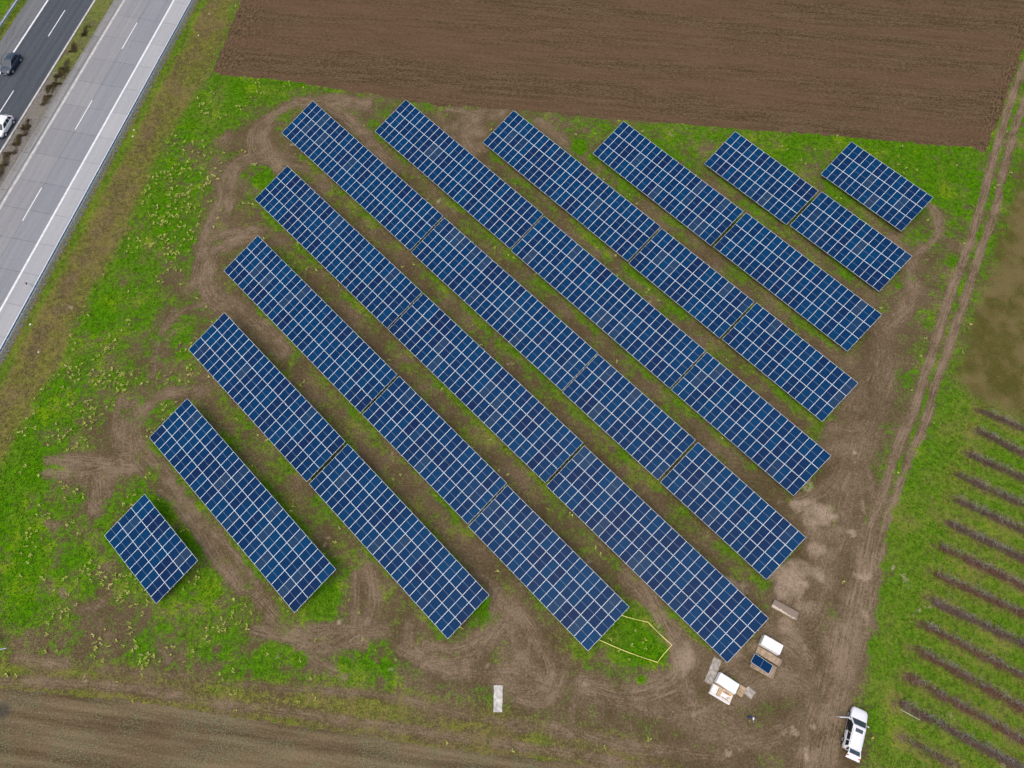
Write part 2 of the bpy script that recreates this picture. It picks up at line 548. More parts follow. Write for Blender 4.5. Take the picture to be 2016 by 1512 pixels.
# farm lane along the south field
T(.8, .75, (-20, 1338), (120, 1345), (250, 1355), (380, 1375), (504, 1394), (700, 1421), (900, 1451), (1008, 1466), (1150, 1490), (1300, 1520)); T(.7, .5, (200, 1318), (300, 1325), (500, 1350), (760, 1372), (900, 1402), (1000, 1425))
T(1.0, .7, (30, 1300), (80, 1304), (130, 1310)); T(.7, .5, (310, 1270), (330, 1300)); T(.7, .5, (400, 1330), (440, 1300))
# headland wheel marks inside the north field are handled in its soil
track = np.zeros(X.shape)
tdist = np.zeros(X.shape)
wobt = (fbm(X, Y, 1.6, 201, 3) - .5)
wobf = fbm(X, Y, .9, 221, 2)
for L, w, s in TR:
    D, Sg = line_dist(X, Y, L, w * 1.5)
    st = s * (1 - sstep(D, w * .2, w * 1.05)) * np.clip(.25 + 1.1 * wobf + .5 * wobt, 0, 1.1)
    k = st > track
    track[k] = st[k]
    tdist[k] = Sg[k] + w
track = np.clip(track, 0, 1.2)
# pale bare patches (px, radius m, strength)
for (bx, by, r, s) in [(1612, 1012, 2.2, .9), (1600, 1050, 1.4, .8), (1600, 1085, 1.6, .8), (1560, 1150, 2.0, .9), (1545, 1175, 1.6, .8), (1600, 1190, 1.8, .6),
                       (1555, 1240, 1.8, .7), (1450, 1290, 1.6, .7), (1350, 1300, 1.6, .9), (1300, 1350, 1.8, .6), (945, 260, 1.8, .8), (950, 290, 1.5, .8),
                       (180, 925, 2.6, .6), (1000, 1340, 2.2, .5), (1060, 1340, 2.2, .6), (1650, 900, 3.0, .5), (1690, 790, 2.8, .5), (1640, 1330, 3.0, .6), (1600, 1440, 3.5, .5)]:
    c = px(bx, by)
    D = np.hypot(X - c[0], Y - c[1]) * (1 + .9 * wobt)
    track = np.maximum(track, s * (1 - sstep(D, r * .5, r)))
cover = cover - track * 0.62
# grass islands inside table-end loops and other small green patches
for (bx, by, r, s) in [(522, 355, 2.2, .6), (790, 240, 2.0, .35), (640, 1180, 2.6, .5), (1250, 1255, 4.2, .65), (1300, 1270, 2.0, .5), (1150, 1270, 2.4, .3), (1265, 1340, .8, .6),
                       (728, 1310, .8, .5), (760, 1312, 1.0, .5), (590, 1295, 1.4, .6), (680, 1310, 1.2, .5), (520, 1300, 2.5, .35), (1140, 290, 1.8, .5), (940, 1190, 1.8, .4), (960, 1220, 1.2, .4),
                       (330, 1000, 2.0, .5), (410, 1150, 2.2, .4), (360, 700, 1.5, .4), (1632, 1030, 1.0, .4), (1590, 960, 1.2, .45), (1635, 1200, 1.5, .4), (1640, 1010, 1.6, .35), (1440, 1345, 1.0, .3), (1790, 545, 1.2, .5), (1770, 560, 1.4, .3)]:
    c = px(bx, by)
    D = np.hypot(X - c[0], Y - c[1]) * (1 + .8 * wobt)
    cover = cover + s * (1 - sstep(D, r * .4, r))
# verge: green fringe by the rail, brown ditch, olive bank
vd = OFF + 74.2
fringe = np.exp(-((vd - .9) / .8) ** 2) * sV
ditch = np.exp(-((vd - 3.6 - 1.2 * wobt) / 1.3) ** 2) * sV
cover = cover * (1 - sV) + sV * (.62 + .5 * wobt + .3 * fringe - .16 * ditch)
dry = dry - fringe * .65 + ditch * .15
cover = cover * (1 - sO) + sO * np.clip(.85 + .9 * (fbm(X, Y, 1.6, 301, 4) - .5), .3, 1.2)
cover = cover * (1 - sT * .8) + sT * .8 * (.52 + .9 * (fbm(X * .8 + Y * .1, Y * 2.2, 2.5, 305, 4) - .5) - .5 * track)
# under the bare shrub rows: worn strip
for a, b in ROWS_PX:
    A, B = px(*a)[:2], px(*b)[:2]
    t = (B - A) / np.linalg.norm(B - A)
    D, _ = line_dist(X, Y, np.array([A - t * .4, A + t * 24]), 1.2)
    w = 1 - sstep(D, .25, .75 + .5 * wobt)
    cover = cover - .5 * w
    w2 = np.exp(-((D - .8) / .4) ** 2)
    dry = dry + .35 * w2
# motorway corridor
roadm = OFF < -74.0
med = (OFF > -91.2) & (OFF < -88.0)
gravel = sstep(-OFF, 74.05, 74.3) * (OFF > -76)
mg = sstep(AL, -76, -70) * med                                           # upper part mossy, lower part gravelly
cover = np.where(med, .62 - .55 * mg + .9 * wobt, cover)
dry = np.where(med, .70 + .5 * wobt, dry)
gravel = np.maximum(gravel, np.where(med, .15 + .95 * mg, 0))
west = OFF < -102.4
cover = np.where(west, .75 + .4 * wobt, cover)
dry = np.where(west, .55 - .4 * sstep(-OFF, 104.5, 106), dry)
dark_spot = np.exp(-(np.hypot(X - px(4, 1400)[0], Y - px(4, 1400)[1]) / 1.0) ** 4)  # round dark spot mixed into the stubble soil
cover = np.clip(cover, 0, 1.15)
dry = np.clip(dry, 0, 1)

# relief
Z = 0.05 * (fbm(X, Y, 3, 401, 3) - .5) + .06 * np.clip(cover, 0, 1) * (vnoise(X, Y, .45, 402)) - .05 * np.clip(track, 0, 1) + .02 * np.sin(tdist * 9) * np.clip(track, 0, 1)
fl = sN + sS
Z = Z + fl * (.05 * (vnoise(X * .35 - Y * .03, Y + X * .07, .42, 403) - .5) + .05 * (vnoise(X, Y, .5, 404) - .5))
Z = np.where(roadm & ~med & ~west, -.08, Z)
Z = np.where(med, Z * .6 - .02, Z)
Z = np.where((OFF < -87.2) & (OFF > -88.1), -.12, Z)
Z = np.where((OFF < -74.0) & (OFF > -75.3), -.03, Z)
Zg = Z.reshape(NXG, NYG)
Zg[0, :] = Zg[-1, :] = 0; Zg[:, 0] = Zg[:, -1] = 0
def ground_z(x, y):
    i = int(np.clip((x - gx[0]) / STEP, 0, NXG - 1)); j = int(np.clip((y - gy[0]) / STEP, 0, NYG - 1))
    return float(Zg[i, j])

# ------------------------------------------------------------------ ground material
def ground_material():
    t = NT('field_ground')
    P = t.pos()
    m1, m2 = t.attr('cover_mask'), t.attr('zone_mask')
    c, dr, tr = t.sep(m1.outputs['Color'])[:3]
    td = m1.outputs['Alpha']
    pale, n1, zf = t.sep(m2.outputs['Color'])[:3]
    gr = m2.outputs['Alpha']
    n2, n3, n4 = t.noise(P, 1.5, 3, .7), t.noise(P, 3.6, 3, .8), t.noise(P, 9.5, 1, .6)
    fine = t.M('ADD', t.M('MULTIPLY', n3, .55), t.M('MULTIPLY', n4, .45))
    w = t.M('ADD', t.M('MULTIPLY', t.M('SUBTRACT', n2, .5), .9), t.M('MULTIPLY', t.M('SUBTRACT', fine, .5), 2.4))
    g = t.ss(t.M('ADD', c, w), .26, .72)
    # soil, streaked along the wheel tracks
    cx = t.n('ShaderNodeCombineXYZ')
    t.put(cx.inputs[0], t.M('MULTIPLY', td, 6.5))
    px_ = t.n('ShaderNodeSeparateXYZ'); t.put(px_.inputs[0], P)
    t.put(cx.inputs[1], t.M('MULTIPLY', px_.outputs[0], .35)); t.put(cx.inputs[2], t.M('MULTIPLY', px_.outputs[1], .35))
    streak = t.M('MULTIPLY', t.M('SUBTRACT', t.noise(cx.outputs[0], 1.0, 2, .6), .5), tr)
    sv = t.M('ADD', t.M('ADD', t.M('MULTIPLY', tr, .34), t.M('MULTIPLY', n1, .45)), t.M('ADD', t.M('MULTIPLY', t.M('SUBTRACT', fine, .5), 2.6), t.M('MULTIPLY', streak, 1.7)))
    sv = t.M('ADD', sv, t.M('MULTIPLY', t.M('SUBTRACT', n2, .5), .5))
    soil = t.mix(t.ss(sv, -.1, 1.0), SOIL_D, SOIL_L)
    soil = t.mix(t.ss(n4, .58, .72, 0, .6), soil, tuple(v * .5 for v in SOIL_D))
    # living grass
    lush = t.mix(t.ss(t.M('ADD', t.M('MULTIPLY', n2, .5), t.M('MULTIPLY', fine, .5)), .36, .62), GR_D, GR_M)
    lush = t.mix(t.ss(t.M('ADD', t.M('MULTIPLY', n3, .6), t.M('MULTIPLY', n1, .4)), .54, .70, 0, .8), lush, GR_Y)
    olive = t.mix(t.ss(t.M('ADD', t.M('MULTIPLY', n2, .35), t.M('MULTIPLY', fine, .65)), .36, .64), OL_D, OL_L)
    olive = t.mix(t.ss(t.M('ADD', n1, t.M('MULTIPLY', t.M('SUBTRACT', n2, .5), .6)), .48, .66, 0, .7), olive, OL_B)
    grass = t.mix(dr, lush, olive)
    col = t.mix(g, soil, grass)
    col = t.mix(t.M('MULTIPLY', pale, t.ss(t.M('ADD', fine, t.M('MULTIPLY', n2, .5)), .55, .85, .25, 1)), col, (.40, .305, .225))
    ff = t.mix(t.ss(t.M('ADD', t.M('MULTIPLY', n1, .45), t.M('MULTIPLY', fine, .55)), .38, .62), FF_D, FF_L)
    ff = t.mix(t.ss(t.M('ADD', n2, t.M('MULTIPLY', fine, .4)), .78, .92, 0, .6), ff, FF_G)
    ff = t.mix(t.ss(n4, .66, .74, 0, .7), ff, FS_S)
    col = t.mix(zf, col, ff)
    gcol = t.mix(t.ss(fine, .38, .62), (.11, .11, .105), (.40, .40, .39))
    col = t.mix(t.M('MULTIPLY', gr, t.ss(t.M('ADD', n3, t.M('MULTIPLY', n2, .4)), .50, .75, 1, .35)), col, gcol)
    t.set(col, .95, 0, .0)
    t.bump(n4, .8, .12)
    return t.m

def north_material():                                      # harrowed field: streaks along the passes
    t = NT('harrowed_soil')
    P = t.pos()
    n1 = t.sep(t.attr('zone_mask').outputs['Color'])[1]
    s1 = t.noise(t.mapping(P, (0, 0, -NORTH_ANG), (.12, 1.5, 1)), 1.0, 4, .65)
    s2 = t.noise(t.mapping(P, (0, 0, -NORTH_ANG), (1.6, 4.2, 1)), 1.0, 3, .75)
    q3 = t.noise(t.mapping(P, (0, 0, -NORTH_ANG), (.02, .22, 1)), 1.0, 2)
    n4 = t.noise(P, 6.5, 2, .75)
    v = t.M('ADD', t.M('ADD', t.M('MULTIPLY', s1, .26), t.M('MULTIPLY', s2, .40)), t.M('MULTIPLY', n4, .55))
    # headlands are worked crosswise: wheel lugs and clods
    hd = t.sep(t.attr('cover_mask').outputs['Color'])[2]
    lug = t.noise(t.mapping(P, (0, 0, -HEAD_ANG), (1.4, 3.6, 1)), 1.0, 3, .75)
    v = t.M('ADD', t.M('MULTIPLY', v, t.M('SUBTRACT', 1.0, t.M('MULTIPLY', hd, .75))), t.M('MULTIPLY', t.M('MULTIPLY', lug, 1.2), t.M('MULTIPLY', hd, .75)))
    col = t.mix(t.ss(v, .50, .73), FN_D, FN_L)
    col = t.mix(t.M('MULTIPLY', t.ss(q3, .38, .66), .5), col, FN_R)
    col = t.mix(t.ss(n4, .64, .74, 0, .6), col, FN_S)
    t.set(col, .95, 0, .0)
    t.bump(v, .8, .12)
    return t.m

def south_material():
    t = NT('stubble_soil')
    P = t.pos()
    m2 = t.sep(t.attr('zone_mask').outputs['Color'])
    n1, dark_spot_ = m2[1], m2[0]
    r1 = t.noise(t.mapping(P, (0, 0, -SOUTH_ANG), (.06, .85, 1)), 1.0, 4, .6)
    r2 = t.noise(t.mapping(P, (0, 0, -SOUTH_ANG), (3.2, 6.0, 1)), 1.0, 3, .75)
    n4 = t.noise(P, 7, 1)
    v = t.M('ADD', t.M('MULTIPLY', r1, .5), t.M('MULTIPLY', t.M('ADD', r2, n4), .27))
    col = t.mix(t.ss(v, .36, .68), FS_D, FS_L)
    col = t.mix(t.ss(r2, .60, .72, 0, .6), col, FS_S)
    col = t.mix(t.M('MULTIPLY', t.ss(n4, .55, .66), t.ss(n1, .42, .62)), col, FS_G)
    col = t.mix(dark_spot_, col, (.03, .032, .036))
    t.set(col, .95, 0, .0)
    t.bump(r2, .8, .1)
    return t.m
SOIL_D, SOIL_L = (.088, .063, .030), (.252, .188, .126)
GR_D, GR_M, GR_Y = (.027, .095, .002), (.085, .235, .003), (.195, .285, .008)
OL_D, OL_L, OL_B = (.060, .078, .008), (.225, .220, .048), (.190, .152, .052)
FN_D, FN_L, FN_R, FN_S = (.050, .032, .016), (.160, .110, .062), (.130, .078, .047), (.250, .195, .125)
FS_D, FS_L, FS_S, FS_G = (.075, .053, .026), (.205, .155, .090), (.320, .260, .175), (.140, .180, .100)
FF_D, FF_L, FF_G = (.082, .074, .018), (.150, .118, .048), (.075, .165, .012)
_a, _b = px(700, 183), px(1750, 278)
NORTH_ANG = math.atan2(_b[1] - _a[1], _b[0] - _a[0])
_a, _b = px(240, 1379), px(1008, 1491)
SOUTH_ANG = math.atan2(_b[1] - _a[1], _b[0] - _a[0])
_a, _b = px(1945, 280), px(2005, 100)
HEAD_ANG = math.atan2(_b[1] - _a[1], _b[0] - _a[0])
GROUND, NORTHM, SOUTHM = ground_material(), north_material(), south_material()

# ------------------------------------------------------------------ ground sheets (one grid, cut along the field edges)
region = np.zeros(X.shape, int)
region[sV > .5] = 5
region[sO > .5] = 6
region[sF > .5] = 3
region[sN > .5] = 1
region[sS > .5] = 2
lane = np.zeros(X.shape, bool)
for L, w, s in TR[:4]:
    D, _ = line_dist(X, Y, L, 3)
    lane |= D < w * .62 + .3 * wobt
region[lane & (region != 1)] = 4
region[med] = 7
region[OFF < -102.4] = 8
idx = np.arange(NXG * NYG).reshape(NXG, NYG)
quads = np.stack([idx[:-1, :-1], idx[1:, :-1], idx[1:, 1:], idx[:-1, 1:]], -1).reshape(-1, 4)
qreg = region[quads[:, 0]]
jit = (fbm(X, Y, .6, 500, 2) - .5) * .12
VERT = np.column_stack([X + jit, Y - jit, Zg.ravel()])
M1 = np.column_stack([cover, dry, np.clip(track, 0, 1), tdist]).astype(np.float32)
LOWN = fbm(X, Y, 2.4, 701, 4)
LOWN = np.clip((LOWN - .5) * 1.3 + .5, 0, 1)
# worked headlands inside the north field
headl = np.maximum(1 - sstep(line_dist(X, Y, np.array([px(1950, 300)[:2], px(2030, 40)[:2]]), 3.5)[0], 1.2, 3.0),
                   1 - sstep(line_dist(X, Y, np.array([px(440, 140)[:2], px(505, 0)[:2], px(540, -80)[:2]]), 4)[0], 1.5, 3.4))
trk = np.where(region == 1, headl, np.clip(track, 0, 1))
M1[:, 2] = trk
pale = np.zeros(X.shape)
for (bx, by, r, s_) in [(1612, 1008, 1.9, .9), (1600, 1028, 1.2, .8), (1606, 1080, 1.5, .7), (1560, 1148, 2.2, .9), (1585, 1120, 1.2, .6), (1540, 1165, 1.5, .8), (1548, 1232, 1.6, .6), (1448, 1290, 1.5, .5), (1345, 1298, 1.6, .6), (1600, 1195, 1.4, .4)]:
    c = px(bx, by)
    D = np.hypot(X - c[0], (Y - c[1]) * 1.25) * (1 + 2.6 * (fbm(X, Y, 2.2, 911, 4) - .5) + .8 * wobt)
    pale = np.maximum(pale, .8 * s_ * (1 - sstep(D, r * .35, r * 1.15)))
M2 = np.column_stack([np.where(region == 2, dark_spot * .6, pale), LOWN, sF, gravel]).astype(np.float32)
NAMES = {0: ('ground', 'rough meadow of grass, weeds and wheel tracks around the solar tables'),
         1: ('ploughed_field', 'dark brown harrowed field beyond the solar park'),
         2: ('stubble_field', 'brown worked field with pale stubble below the farm lane'),
         3: ('fallow_field', 'olive brown fallow patch above the shrub rows'),
         4: ('dirt_track', 'two-rut dirt farm track beside the solar park'),
         5: ('road_verge', 'dry olive grass verge beside the motorway guardrail'),
         6: ('orchard_ground', 'bright green grass between the bare shrub rows'),
         7: ('median_strip', 'mossy and gravelly strip between the two carriageways'),
         8: ('grass_bank', 'green grass bank beyond the asphalt carriageway')}
for r, (nm, lab) in NAMES.items():
    q = quads[qreg == r]
    used, inv = np.unique(q, return_inverse=True)
    v = VERT[used]
    a1, a2 = M1[used], M2[used]
    f = inv.reshape(-1, 4)
    if r == 0:                                             # carry the sheet on to the horizon
        B = 4000.0
        x0, x1, y0, y1 = gx[0], gx[-1], gy[0], gy[-1]
        ring = np.array([(x0, y0, 0), (x1, y0, 0), (x1, y1, 0), (x0, y1, 0), (-B, -B, 0), (B, -B, 0), (B, B, 0), (-B, B, 0)], float)
        k = len(v)
        v = np.vstack([v, ring])
        f = np.vstack([f, [[k + 4, k + 5, k + 1, k], [k + 5, k + 6, k + 2, k + 1], [k + 6, k + 7, k + 3, k + 2], [k + 7, k + 4, k, k + 3]]])
        a1 = np.vstack([a1, np.tile([.55, .5, 0, 0], (8, 1))]).astype(np.float32)
        a2 = np.vstack([a2, np.tile([0, .5, 0, 0], (8, 1))]).astype(np.float32)
    me = np_mesh(nm, v, f, True)
    for an, dat in (('cover_mask', a1), ('zone_mask', a2)):
        at = me.attributes.new(an, 'FLOAT_COLOR', 'POINT')
        at.data.foreach_set('color', np.ascontiguousarray(dat).ravel())
    tag(link(nm, me, None, {1: NORTHM, 2: SOUTHM}.get(r, GROUND)), lab, kind='structure')

# ------------------------------------------------------------------ shared materials
def slab_material(name, lo, hi, dirt, stain):
    """concrete road slab: tone differs slab by slab, darker wheel paths lie along the lane (local x across)"""
    t = NT(name)
    o = t.obj()
    P = t.pos()
    r = t.n('ShaderNodeObjectInfo').outputs['Random']
    q = t.mapping(P, (0, 0, -math.atan2(RD[1], RD[0])), (.05, 1.6, 1))
    a, b, c = t.noise(q, 1.0, 3), t.noise(P, 2.0, 3), t.noise(P, 30, 2)
    v = t.M('ADD', t.M('ADD', t.M('MULTIPLY', a, .45), t.M('MULTIPLY', b, .25)), t.M('ADD', t.M('MULTIPLY', c, .2), t.M('MULTIPLY', r, .10)))
    col = t.mix(t.ss(v, .32, .68), lo, hi)
    col = t.mix(t.ss(b, .62, .8, 0, stain), col, dirt)
    t.set(col, .85, 0, .25)
    return t.m
M_LANE = slab_material('worn_concrete', (.196, .206, .224), (.268, .274, .288), (.15, .145, .14), .5)
M_LANE2 = slab_material('inner_lane_concrete', (.208, .212, .222), (.290, .290, .292), (.18, .17, .155), .5)
M_SHOUL = slab_material('shoulder_concrete', (.310, .318, .330), (.395, .398, .400), (.23, .22, .21), .4)
M_GUT = slab_material('gutter_concrete', (.17, .167, .158), (.31, .305, .29), (.10, .095, .085), .9)
M_ASPH = slab_material('asphalt', (.045, .055, .066), (.085, .095, .105), (.11, .11, .11), .4)
M_ASPH2 = slab_material('old_asphalt', (.105, .112, .118), (.17, .175, .178), (.07, .07, .065), .6)
M_PAINT = simple('road_paint', (.72, .73, .74), .6, var=.2, scale=1.5)
M_PAINT2 = simple('worn_road_paint', (.50, .49, .46), .7, var=.35, scale=1.2)
M_ZINC = simple('galvanised_steel', (.30, .37, .46), .45, .35, var=.25, scale=1.5)
M_ZINC_LIT = simple('skylit_zinc_edge', (.70, .76, .82), .4, .2, var=.15)  # paler copy of the zinc: sky light on the top edge painted in
M_ZINC2 = simple('weathered_zinc', (.30, .33, .36), .5, .4, var=.3)
M_ALU = simple('table_steel', (.30, .32, .34), .45, .5, var=.15)
M_CONC = simple('cast_concrete', (.30, .26, .21), .9, var=.45, scale=2.2, fine=12, tint=(.40, .37, .32))
M_CONC_PALE = simple('pale_concrete', (.55, .53, .49), .9, var=.5, scale=2.0, fine=18)
M_CONC_EARTH = simple('earthy_concrete', (.27, .215, .165), .9, var=.3, scale=1.5, fine=22)
M_WOOD = simple('pale_timber', (.56, .41, .24), .8, var=.35, scale=4, rnd=.5)
M_WOOD_OLD = simple('weathered_timber', (.42, .32, .22), .9, var=.5, scale=3, fine=14, rnd=.6)
M_WOOD_OR = simple('orange_timber', (.66, .34, .13), .75, var=.25, scale=4)
M_WRAP = simple('white_wrap', (.86, .85, .83), .45, var=.10, scale=1.4, fine=9)
M_CARD = simple('white_card', (.80, .75, .68), .7, var=.18, scale=3)
M_TAPE = simple('yellow_tape', (.85, .72, .22), .5, var=.15)
M_RUBBER = simple('rubber', (.012, .012, .013), .8, var=.3)
M_BLACK = simple('black_trim', (.010, .011, .013), .5, var=.2)
M_RIM = simple('alloy', (.55, .56, .58), .35, .6, var=.1)
M_RED = simple('red_lens', (.55, .015, .012), .2, var=.1)
M_LAMP = simple('lamp_lens', (.75, .78, .8), .1, var=.05)
M_ORANGE = simple('reflector', (.30, .03, .03), .4)

def car_paint(name, col):
    t = NT(name)
    t.set(t.mix(t.noise(t.obj(), 1.5, 2), tuple(c * .93 for c in col), col), .28, 0, .5, .8)
    t.b.inputs['Coat Roughness'].default_value = .06
    return t.m
M_WHITE = car_paint('white_paint', (.80, .81, .82))
M_NAVY = car_paint('dark_blue_paint', (.012, .028, .055))
def glass_material(name, col):
    t = NT(name)
    t.set(t.mix(t.noise(t.obj(), .8, 2), tuple(c * .7 for c in col), col), .06, 0, .6)
    return t.m
M_GLASS = glass_material('tinted_glass', (.012, .018, .028))
M_GLASS_L = glass_material('windscreen_glass', (.05, .075, .09))

# ------------------------------------------------------------------ motorway
A0, A1 = -115.49, 33.0
conc = empty('concrete_carriageway', road(-81, -53))
tag(conc, 'pale concrete carriageway of jointed slabs beside the guardrail', kind='structure')
inv = conc.matrix_world.inverted() if False else None
def rel(parent_loc, p):
    return (p[0] - parent_loc[0], p[1] - parent_loc[1], p[2] - parent_loc[2])
RANG = math.atan2(RD[1], RD[0])                 # local x of a slab runs along the road
cl = road(-81, -53)
slab_meshes = {}
for ci, (o0, o1, mt) in enumerate([(-86.9, -82.16, M_LANE2), (-82.16, -78.28, M_LANE), (-78.28, -75.25, M_SHOUL)]):
    w = o1 - o0 - .03
    mb = MB()
    mb.box((0, 0, -.10), (4.965, w, .2))
    slab_meshes[ci] = mb.mesh('slab')
    slab_meshes[ci].materials.append(mt)
    a = A0
    while a < A1:
        c = road((o0 + o1) / 2, a + 2.35 + 2.5, random.uniform(-.003, .003))
        o = link('slab', slab_meshes[ci], conc)
        o.location = rel(cl, c)
        o.rotation_euler = (0, 0, RANG)
        a += 5.0
# bed under the joints
mb = MB()
mb.box((0, 0, -.155), (A1 - A0 + 10, 11.62, .05))
o = mb.build('joint_bed', M_BLACK, conc)
o.location = rel(cl, road(-81.08, (A0 + A1) / 2)); o.rotation_euler = (0, 0, RANG)
def marking(parent, pl, off, a, b, w, z, m):
    mb = MB()
    mb.box((0, 0, 0), (b - a, w, .004))
    o = mb.build('lane_marking', m, parent)
    o.location = rel(pl, road(off, (a + b) / 2, z)); o.rotation_euler = (0, 0, RANG)
marking(conc, cl, -78.22, A0, A1, .30, .012, M_PAINT)
marking(conc, cl, -86.45, A0, A1, .38, .012, M_PAINT2)
for k in range(-1, 7):
    a = -87.1 + 17.4 * k
    marking(conc, cl, -82.16, a, a + 6.1, .15, .012, M_PAINT)
# asphalt carriageway
asp = empty('asphalt_carriageway', road(-96, -53)); al_ = road(-96, -53)
tag(asp, 'dark asphalt carriageway with two cars', kind='structure')
mb = MB(); mb.box((0, 0, -.1), (A1 - A0, 8.1, .2)); o = mb.build('lane_surface', M_ASPH, asp)
o.location = rel(al_, road(-95.2, (A0 + A1) / 2)); o.rotation_euler = (0, 0, RANG)
mb = MB(); mb.box((0, 0, -.1), (A1 - A0, 3.3, .2)); o = mb.build('hard_shoulder', M_ASPH2, asp)
o.location = rel(al_, road(-100.9, (A0 + A1) / 2)); o.rotation_euler = (0, 0, RANG)
marking(asp, al_, -91.35, A0, A1, .30, .004, M_PAINT2)
marking(asp, al_, -99.1, A0, A1, .28, .004, M_PAINT)
for k in range(-1, 7):
    a = -87.2 + 18.3 * k
    marking(asp, al_, -95.2, a, a + 6.2, .15, .004, M_PAINT)
# cracks in the old hard shoulder
mb = MB()
for _ in range(7):
    a, off = random.uniform(-96, -72), random.uniform(-102, -99.6)
    pts = [road(off, a, .003)]
    for s in range(6):
        a += random.uniform(.3, .9); off += random.uniform(-.5, .5); off = min(max(off, -102.3), -99.4)
        pts.append(road(off, a, .003))
    for p, q in zip(pts[:-1], pts[1:]):
        mb.bar(rel(al_, p), rel(al_, q), .05, .004)
mb.build('crack_seal', M_BLACK, asp)

# drainage gutter of precast segments between the carriageways
gut = empty('drainage_gutter', road(-87.5, -53)); gl = road(-87.5, -53)
tag(gut, 'concrete drainage gutter of short segments along the inner edge of the pale carriageway', 'gutter')
prof = [(-.58, .015), (-.40, .01), (0, -.035), (.34, .01), (.42, .06), (.58, .06), (.58, -.14), (-.58, -.14)]
mb = MB(); mb.loft([[(-1.745, y, z) for y, z in prof], [(1.745, y, z) for y, z in prof]])
gm = mb.mesh('gutter_segment'); gm.materials.append(M_GUT)
a = A0
while a < A1:
    o = link('gutter_segment', gm, gut)
    o.location = rel(gl, road(-87.52, a + .5 + 2.17, random.uniform(-.01, .01))); o.rotation_euler = (0, 0, RANG + math.pi)
    o.rotation_euler.z += random.uniform(-.004, .004)
    a += 3.545

# ---- guardrails
def guardrail(off, a0, a1, label, side, z0=0.0, pitch=1.333):
    base = road(off, (a0 + a1) / 2, z0)
    g = empty('guardrail', base)
    tag(g, label, 'guardrail', 'guardrails along the motorway')
    # W-beam, local x along the road, +y towards side
    pr = [(0, .44), (.03, .47), (.075, .52), (.03, .565), (0, .60), (.03, .635), (.075, .68), (.03, .73), (0, .76)]
    back = [(y - .012, z) for y, z in pr][::-1]
    ring = [(-(.02 + y) * side, z) for y, z in pr] + [(-(.02 + y) * side, z) for y, z in back]
    mb = MB(); mb.loft([[(-2.0, y, z) for y, z in ring], [(1.995, y, z) for y, z in ring]])
    mb.box((0, -.03 * side, .768), (3.99, .10, .014), 1)  # added top lip that carries the painted skylit edge
    bm_ = mb.mesh('rail'); bm_.materials.append(M_ZINC); bm_.materials.append(M_ZINC_LIT)
    mb = MB(); mb.box((0, .30 * side, .60), (3.985, .07, .13))
    tm = mb.mesh('tube_rail'); tm.materials.append(M_ZINC)
    mb = MB()
    mb.box((0, .52 * side, .30), (.055, .11, .85)); mb.box((0, .27 * side, .685), (.07, .62, .04))
    mb.box((0, .62 * side, .05), (.22, .3, .08))
    pm = mb.mesh('post'); pm.materials.append(M_ZINC2)
    n = int((a1 - a0) / 4)
    for i in range(n):
        for me, nm in ((bm_, 'rail'), (tm, 'tube_rail')):
            o = link(nm, me, g)
            o.location = rel(base, road(off, a0 + 4 * i + 2, z0)); o.rotation_euler = (0, 0, RANG)
    k = 0
    while a0 + k * pitch < a1:
        o = link('post', pm, g)
        o.location = rel(base, road(off, a0 + k * pitch + .3, z0)); o.rotation_euler = (0, 0, RANG)
        k += 1
    return g
guardrail(-74.75, -112, 30, 'galvanised guardrail between the pale concrete lanes and the dry grass verge', 1)
guardrail(-103.35, -102, -70, 'galvanised guardrail on the grass bank beyond the dark asphalt lanes', -1)
# marker on the rail
mk = empty('marker_post', (*px(68, 566)[:2], 0))
tag(mk, 'small dark red reflector marker on an arm at the guardrail', 'marker')
mb = MB(); mb.tube([(0, 0, -.1), (0, 0, .95)], .03, 6); mb.build('pole', M_ZINC2, mk)
mb = MB(); mb.bar((0, 0, .92), (-.55, .1, .98), .05, .05); mb.build('arm', M_ZINC2, mk)
mb = MB(); mb.box((-.6, .1, .95), (.10, .24, .30)); mb.build('reflector', M_ORANGE, mk)

# ------------------------------------------------------------------ solar tables
def pv_material():
    t = NT('solar_cells')
    o = t.obj()
    sx = t.n('ShaderNodeSeparateXYZ'); t.put(sx.inputs[0], o)
    fx = t.M('FRACT', t.M('ADD', t.M('MULTIPLY', sx.outputs[0], 6 / 1.0), .5))
    fy = t.M('FRACT', t.M('MULTIPLY', sx.outputs[1], 24 / 2.18))
    lx = t.ss(t.M('ABSOLUTE', t.M('SUBTRACT', fx, .5)), .44, .49)
    ly = t.ss(t.M('ABSOLUTE', t.M('SUBTRACT', fy, .5)), .42, .49)
    r = t.n('ShaderNodeObjectInfo').outputs['Random']
    r2 = t.M('FRACT', t.M('MULTIPLY', r, 37.17))
    r3 = t.M('FRACT', t.M('MULTIPLY', r, 91.7))
    col = t.mix(r, CELL_A, CELL_B)
    col = t.mix(t.ss(r3, .45, 1.0, 0, .9), col, CELL_P)
    col = t.mix(t.ss(r2, .90, .97, 0, .75), col, CELL_G)                   # a few modules paler: sky reflection painted into their colour
    soft = t.noise(t.pos(), .35, 2)
    col = t.mix(t.ss(soft, .35, .7, 0, .35), col, CELL_B)
    col = t.mix(t.M('MULTIPLY', lx, .35), col, (.05, .13, .20))
    col = t.mix(t.M('MULTIPLY', ly, .10), col, (.05, .13, .20))
    t.set(col, t.M('ADD', .10, t.M('MULTIPLY', r2, .08)), 0, .03)
    return t.m
CELL_A, CELL_B, CELL_P, CELL_G = (.0004, .019, .074), (.0002, .036, .108), (.004, .014, .062), (.024, .050, .098)
M_CELL = pv_material()
M_FRAME = simple('module_frame', (.82, .92, .98), .4, .0, var=.06)
